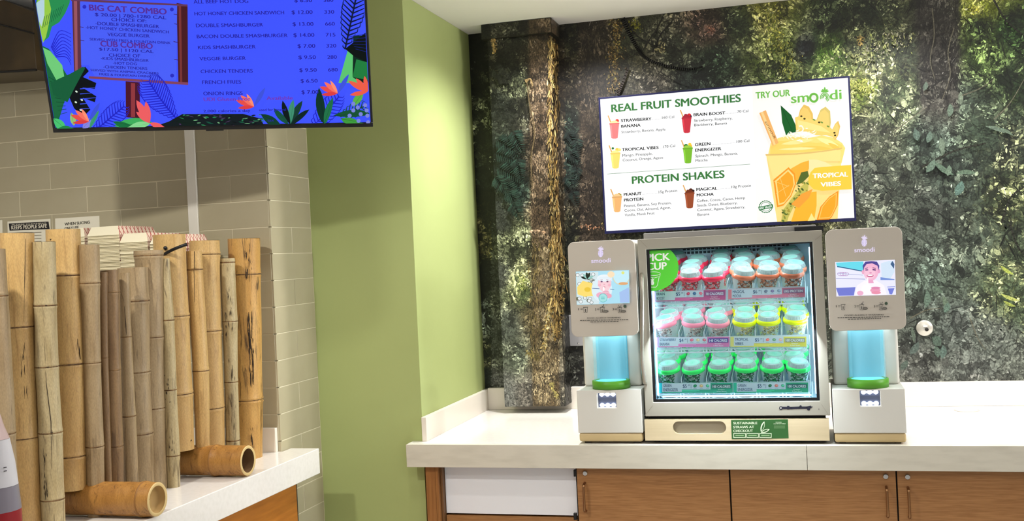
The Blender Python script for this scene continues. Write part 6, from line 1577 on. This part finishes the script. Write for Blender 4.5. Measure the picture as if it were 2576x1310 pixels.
# scars on the right-hand cane and the knot holes
def scar_art(px_list, X, par, name='scar'):
    pass
def mark(root, X_, Y_, kind_pts, w, colm, name):
    """thin raised mark following the cane's front surface: list of (x_px, y_px) on the cane, projected on its cylinder"""
    q = MB(); q.tube([onY(x, y, Y_) for x, y in kind_pts], w, 6); q.build(name, colm, root)
m_scar = mat('black_scar', (48, 34, 22), 0.8)
def surf(px, py, root_axis, r):
    """point where the sight line meets the cane's round surface (axis through root_axis, vertical)"""
    d = ray(px, py); ax, ay = root_axis
    a_ = d[0]**2+d[1]**2; b_ = -2*(d[0]*ax+d[1]*ay); c_ = ax*ax+ay*ay-r*r; D_ = max(b_*b_-4*a_*c_, 0)
    t = (-b_-math.sqrt(D_))/(2*a_); return CAM+d*t
def marks_on(o, strokes, name='scar', width=0.0016):
    cu = [c for c in o.children if c.name.startswith('culm')][0]; co = np.array([v.co[:] for v in cu.data.vertices])+np.array(o.location)
    q = MB()
    for st in strokes:
        pts = []
        for x, y in st[:-1]:
            tgt = onY(x, y, o.location.y); k = np.abs(co[:, 2]-tgt[2]) < 0.03
            if k.sum() < 6: continue
            near = co[k]; ax, ay = near[:, 0].mean(), near[:, 1].mean(); r = (near[:, 0].max()-near[:, 0].min())/2
            pts.append(surf(x, y, (ax, ay), r*1.0))
        if len(pts) >= 2:
            n_ = len(pts); w = st[-1]
            q.tube(pts, [w*0.3]+[w]*(n_-2)+[w*0.3] if n_ > 2 else w, 5)
    ob = q.build(name, m_scar, o); ob['kind'] = 'stuff'
canes = sorted([o for o in COL.objects if o.name.startswith('bamboo_cane')], key=lambda o: o.name)
C_ = {i: o for i, o in enumerate(canes)}
rs = random.Random(12)
def streaks(n, x0, x1, y0, y1, lean=0.045, l=(8, 34), w=(0.0006, 0.0016)):
    out = []
    for _ in range(n):
        x, y = rs.uniform(x0, x1), rs.uniform(y0, y1); L = rs.uniform(*l); x += (y-y0)*lean
        out.append([(x, y), (x+rs.uniform(-1, 1)+L*.25*lean, y+L*.5), (x+rs.uniform(-1, 1)+L*lean, y+L), rs.uniform(*w)])
    return out
marks_on(C_[15], streaks(26, 616, 632, 605, 690, 0.02)+streaks(60, 622, 634, 780, 960, 0.03, (10, 40), (0.0008, 0.0026))+streaks(14, 630, 636, 1070, 1130, 0.02))
marks_on(C_[2], [[(112, 860), (116, 960), (128, 1060), (130, 1180), 0.0011], [(92, 770), (116, 768), (140, 766), 0.0016], [(96, 924), (120, 923), (143, 920), 0.0016], [(104, 1089), (130, 1088), (153, 1084), 0.0016]]+streaks(16, 108, 116, 1120, 1240, 0.03))
marks_on(C_[1], streaks(10, 50, 62, 860, 1020, 0.05, (14, 40))+[[(64, 600), (62, 700), (60, 815), 0.0010]])
marks_on(C_[3], [[(126, 601), (128, 604), (129, 601), 0.004]]+streaks(4, 190, 200, 850, 880))
marks_on(C_[7], [[(313, 770), (317, 820), (318, 842), 0.0012]])
marks_on(C_[10], streaks(10, 412, 424, 930, 1010, 0.05, (4, 9))+streaks(6, 424, 440, 1080, 1140, 0.04, (4, 12)))
marks_on(C_[12], [[(489, 632), (490, 676), 0.0012], [(488, 680), (490, 760), 0.0007]])
marks_on(C_[14], streaks(24, 562, 584, 720, 860, 0.03, (6, 20))+streaks(10, 572, 590, 900, 1080, 0.02))
marks_on(C_[11], [[(480, 1107), (482, 1108), 0.003]])
# lying canes
def lying(x0p, x1p, ymid, ryp, rxp, Yc, kind, nodepx, label, closed):
    c1 = onY(x1p, ymid, Yc); r = ryp*((c1-CAM)@FW)/FPX
    zc2 = ZL+r+0.001; xa_ = onY(x0p, ymid, Yc)[0]; xb_ = c1[0]
    root = empty('bamboo_log', (xb_, Yc, ZL)); tag(root, label, 'bamboo log', 'bamboo logs lying on the left counter')
    q = MB(); xs_ = np.linspace(xa_, xb_, 24); xn = onY(nodepx, ymid, Yc)[0]
    prof = []
    for x in sorted(list(xs_)+[xn-0.012, xn-0.004, xn, xn+0.004, xn+0.012]):
        d = abs(x-xn); rr_ = r*(0.97+(0.045 if d < 0.005 else 0.03 if d < 0.013 else 0)+0.006*math.sin(x*40))
        prof.append((rr_, x))
    q.lathe(prof, (0, Yc, zc2), 30, axis='x', cap0=True); q.build('culm', BM[kind], root)
    re = prof[-1][0]; ri = re*0.80
    q = MB(); q.lathe([(re, xb_), (re*0.97, xb_+0.002), (ri, xb_+0.0005)], (0, Yc, zc2), 30, axis='x'); q.build('cut_rim', m_cut, root)
    dpt = 0.10 if not closed else 0.022
    q = MB(); q.lathe([(ri, xb_), (ri*0.97, xb_-dpt), (0.001, xb_-dpt-0.004)], (0, Yc, zc2), 30, axis='x'); q.build('hollow', mat('log_interior_light', (186, 152, 96), 0.7) if closed else m_hollow, root)
    q = MB(); q.lathe([(r*0.99, xn-0.004), (r*1.035, xn-0.0015), (r*1.035, xn+0.0015), (r*0.99, xn+0.004)], (0, Yc, zc2), 30, axis='x'); q.build('node', mat('log_node', (140, 96, 44), 0.6), root)
    return r
zB = onZ(620, 1203, ZL); zA = onZ(390, 1309, ZL)
lying(453, 624, 1164, 39, 15, zB[1]+0.035, 'honey', 545, 'horizontal bamboo log with open dark end near the counter corner', False)
lying(160, 396, 1264, 44, 17, zA[1]+0.04, 'honey', 366, 'horizontal bamboo log lying in front, its end closed by a pale wall', True)

# ------------------------------------------------------------------ bottle at the lower left edge
bd = 2.2
bp_ = CAM+ray(-14, 1200)*bd; bx, by = bp_[0], bp_[1]; rb = 0.050
bt = empty('squeeze_bottle', (bx, by, ZL)); tag(bt, 'clear bottle with white label and red lower part at the lower left edge', 'bottle')
def bz_(y): return onY(-14, y, by)[2]
zlow = bz_(1283); zgr = bz_(1222); zlab = bz_(1105); ztop_ = bz_(900)
rb = 0.0485
q = MB(); q.lathe([(rb*0.96, 0), (rb, 0.01), (rb*1.0, zlow-ZL)], (bx, by, ZL+0.0005), 32, cap0=True, cap1=True); q.build('red_base', mat('red_liquid', (150, 24, 34), 0.35), bt)
q = MB(); q.lathe([(rb*1.0, zlow-ZL+0.0006), (rb*0.92, zgr-ZL)], (bx, by, ZL), 32, cap1=True); q.build('grey_body', mat('grey_translucent', (134, 128, 140), 0.3), bt)
q = MB(); q.lathe([(rb*0.92, zgr-ZL+0.0006), (rb*0.83, (zgr+zlab)/2-ZL), (rb*0.66, zlab-ZL)], (bx, by, ZL), 32); q.build('label_sleeve', mat('bottle_label', (216, 214, 220), 0.5), bt)
q = MB(); q.lathe([(rb*0.66, zlab-ZL+0.0005), (rb*0.48, bz_(1075)-ZL), (rb*0.24, bz_(1020)-ZL), (rb*0.2, bz_(960)-ZL)], (bx, by, ZL), 32, cap1=True); q.build('shoulder', mat('bottle_plastic', (206, 180, 178), 0.25), bt)
q = MB()
for k in range(9):
    zz_ = zgr+(zlab-zgr)*(0.2+0.075*k); r_ = rb*0.935
    th0, th1 = -1.15, -0.75+0.03*(k % 3)
    if k in (2, 3): th0, th1 = -0.45, -0.3
    q.add([(bx+r_*math.cos(t), by+r_*math.sin(t), zz_+dz_) for t, dz_ in ((th0, 0), (th1, 0), (th1, 0.0022), (th0, 0.0022))], [(0, 1, 2, 3)])
q.build('label_lines', mat('label_ink', (70, 66, 72), 0.6), bt)

# ------------------------------------------------------------------ round wall outlet and grey plate on the mural
op = onY(2326, 825, YM-0.004); ro = 20*((op-CAM)@FW)/FPX
ou = empty('wall_outlet', (op[0], YM-0.002, op[2])); tag(ou, 'round silver wall outlet cover on the mural right of the machines', 'outlet')
q = MB(); q.lathe([(ro, 0.0), (ro, -0.004), (ro*0.93, -0.007), (0.001, -0.007)], (op[0], YM-0.002, op[2]), 36, axis='y'); q.build('cover', mat('silver_cover', (214, 210, 200), 0.3, 0.6), ou)
q = MB(); q.lathe([(0.008, -0.0072), (0.008, -0.009), (0.001, -0.009)], (op[0]+0.008, YM-0.002, op[2]-0.006), 18, axis='y'); q.build('screw_hole', m_dark, ou)
q = MB(); q.box((op[0]-0.006, YM-0.0115, op[2]+0.006), (op[0]+0.012, YM-0.009, op[2]+0.013)); q.build('latch', m_steel, ou)
pp_ = onY(1450, 840, YM-0.004)
pl2 = empty('switch_plate', (pp_[0], YM-0.003, pp_[2])); tag(pl2, 'grey metal switch plate on the mural, half hidden by the left machine', 'switch plate')
pa_, pb_ = onY(1434, 870, YM-0.008), onY(1500, 790, YM-0.008)
box('plate', (pa_[0], YM-0.009, pa_[2]), (pb_[0], YM-0.003, pb_[2]), mat('grey_plate', (176, 174, 176), 0.35, 0.5), pl2, bevel=0.002)
ps_ = onY(1455, 863, YM-0.01); q = MB(); q.lathe([(0.004, -0.002), (0.001, -0.003)], (ps_[0], YM-0.009, ps_[2]), 12, axis='y'); q.build('screw', m_chrome, pl2)
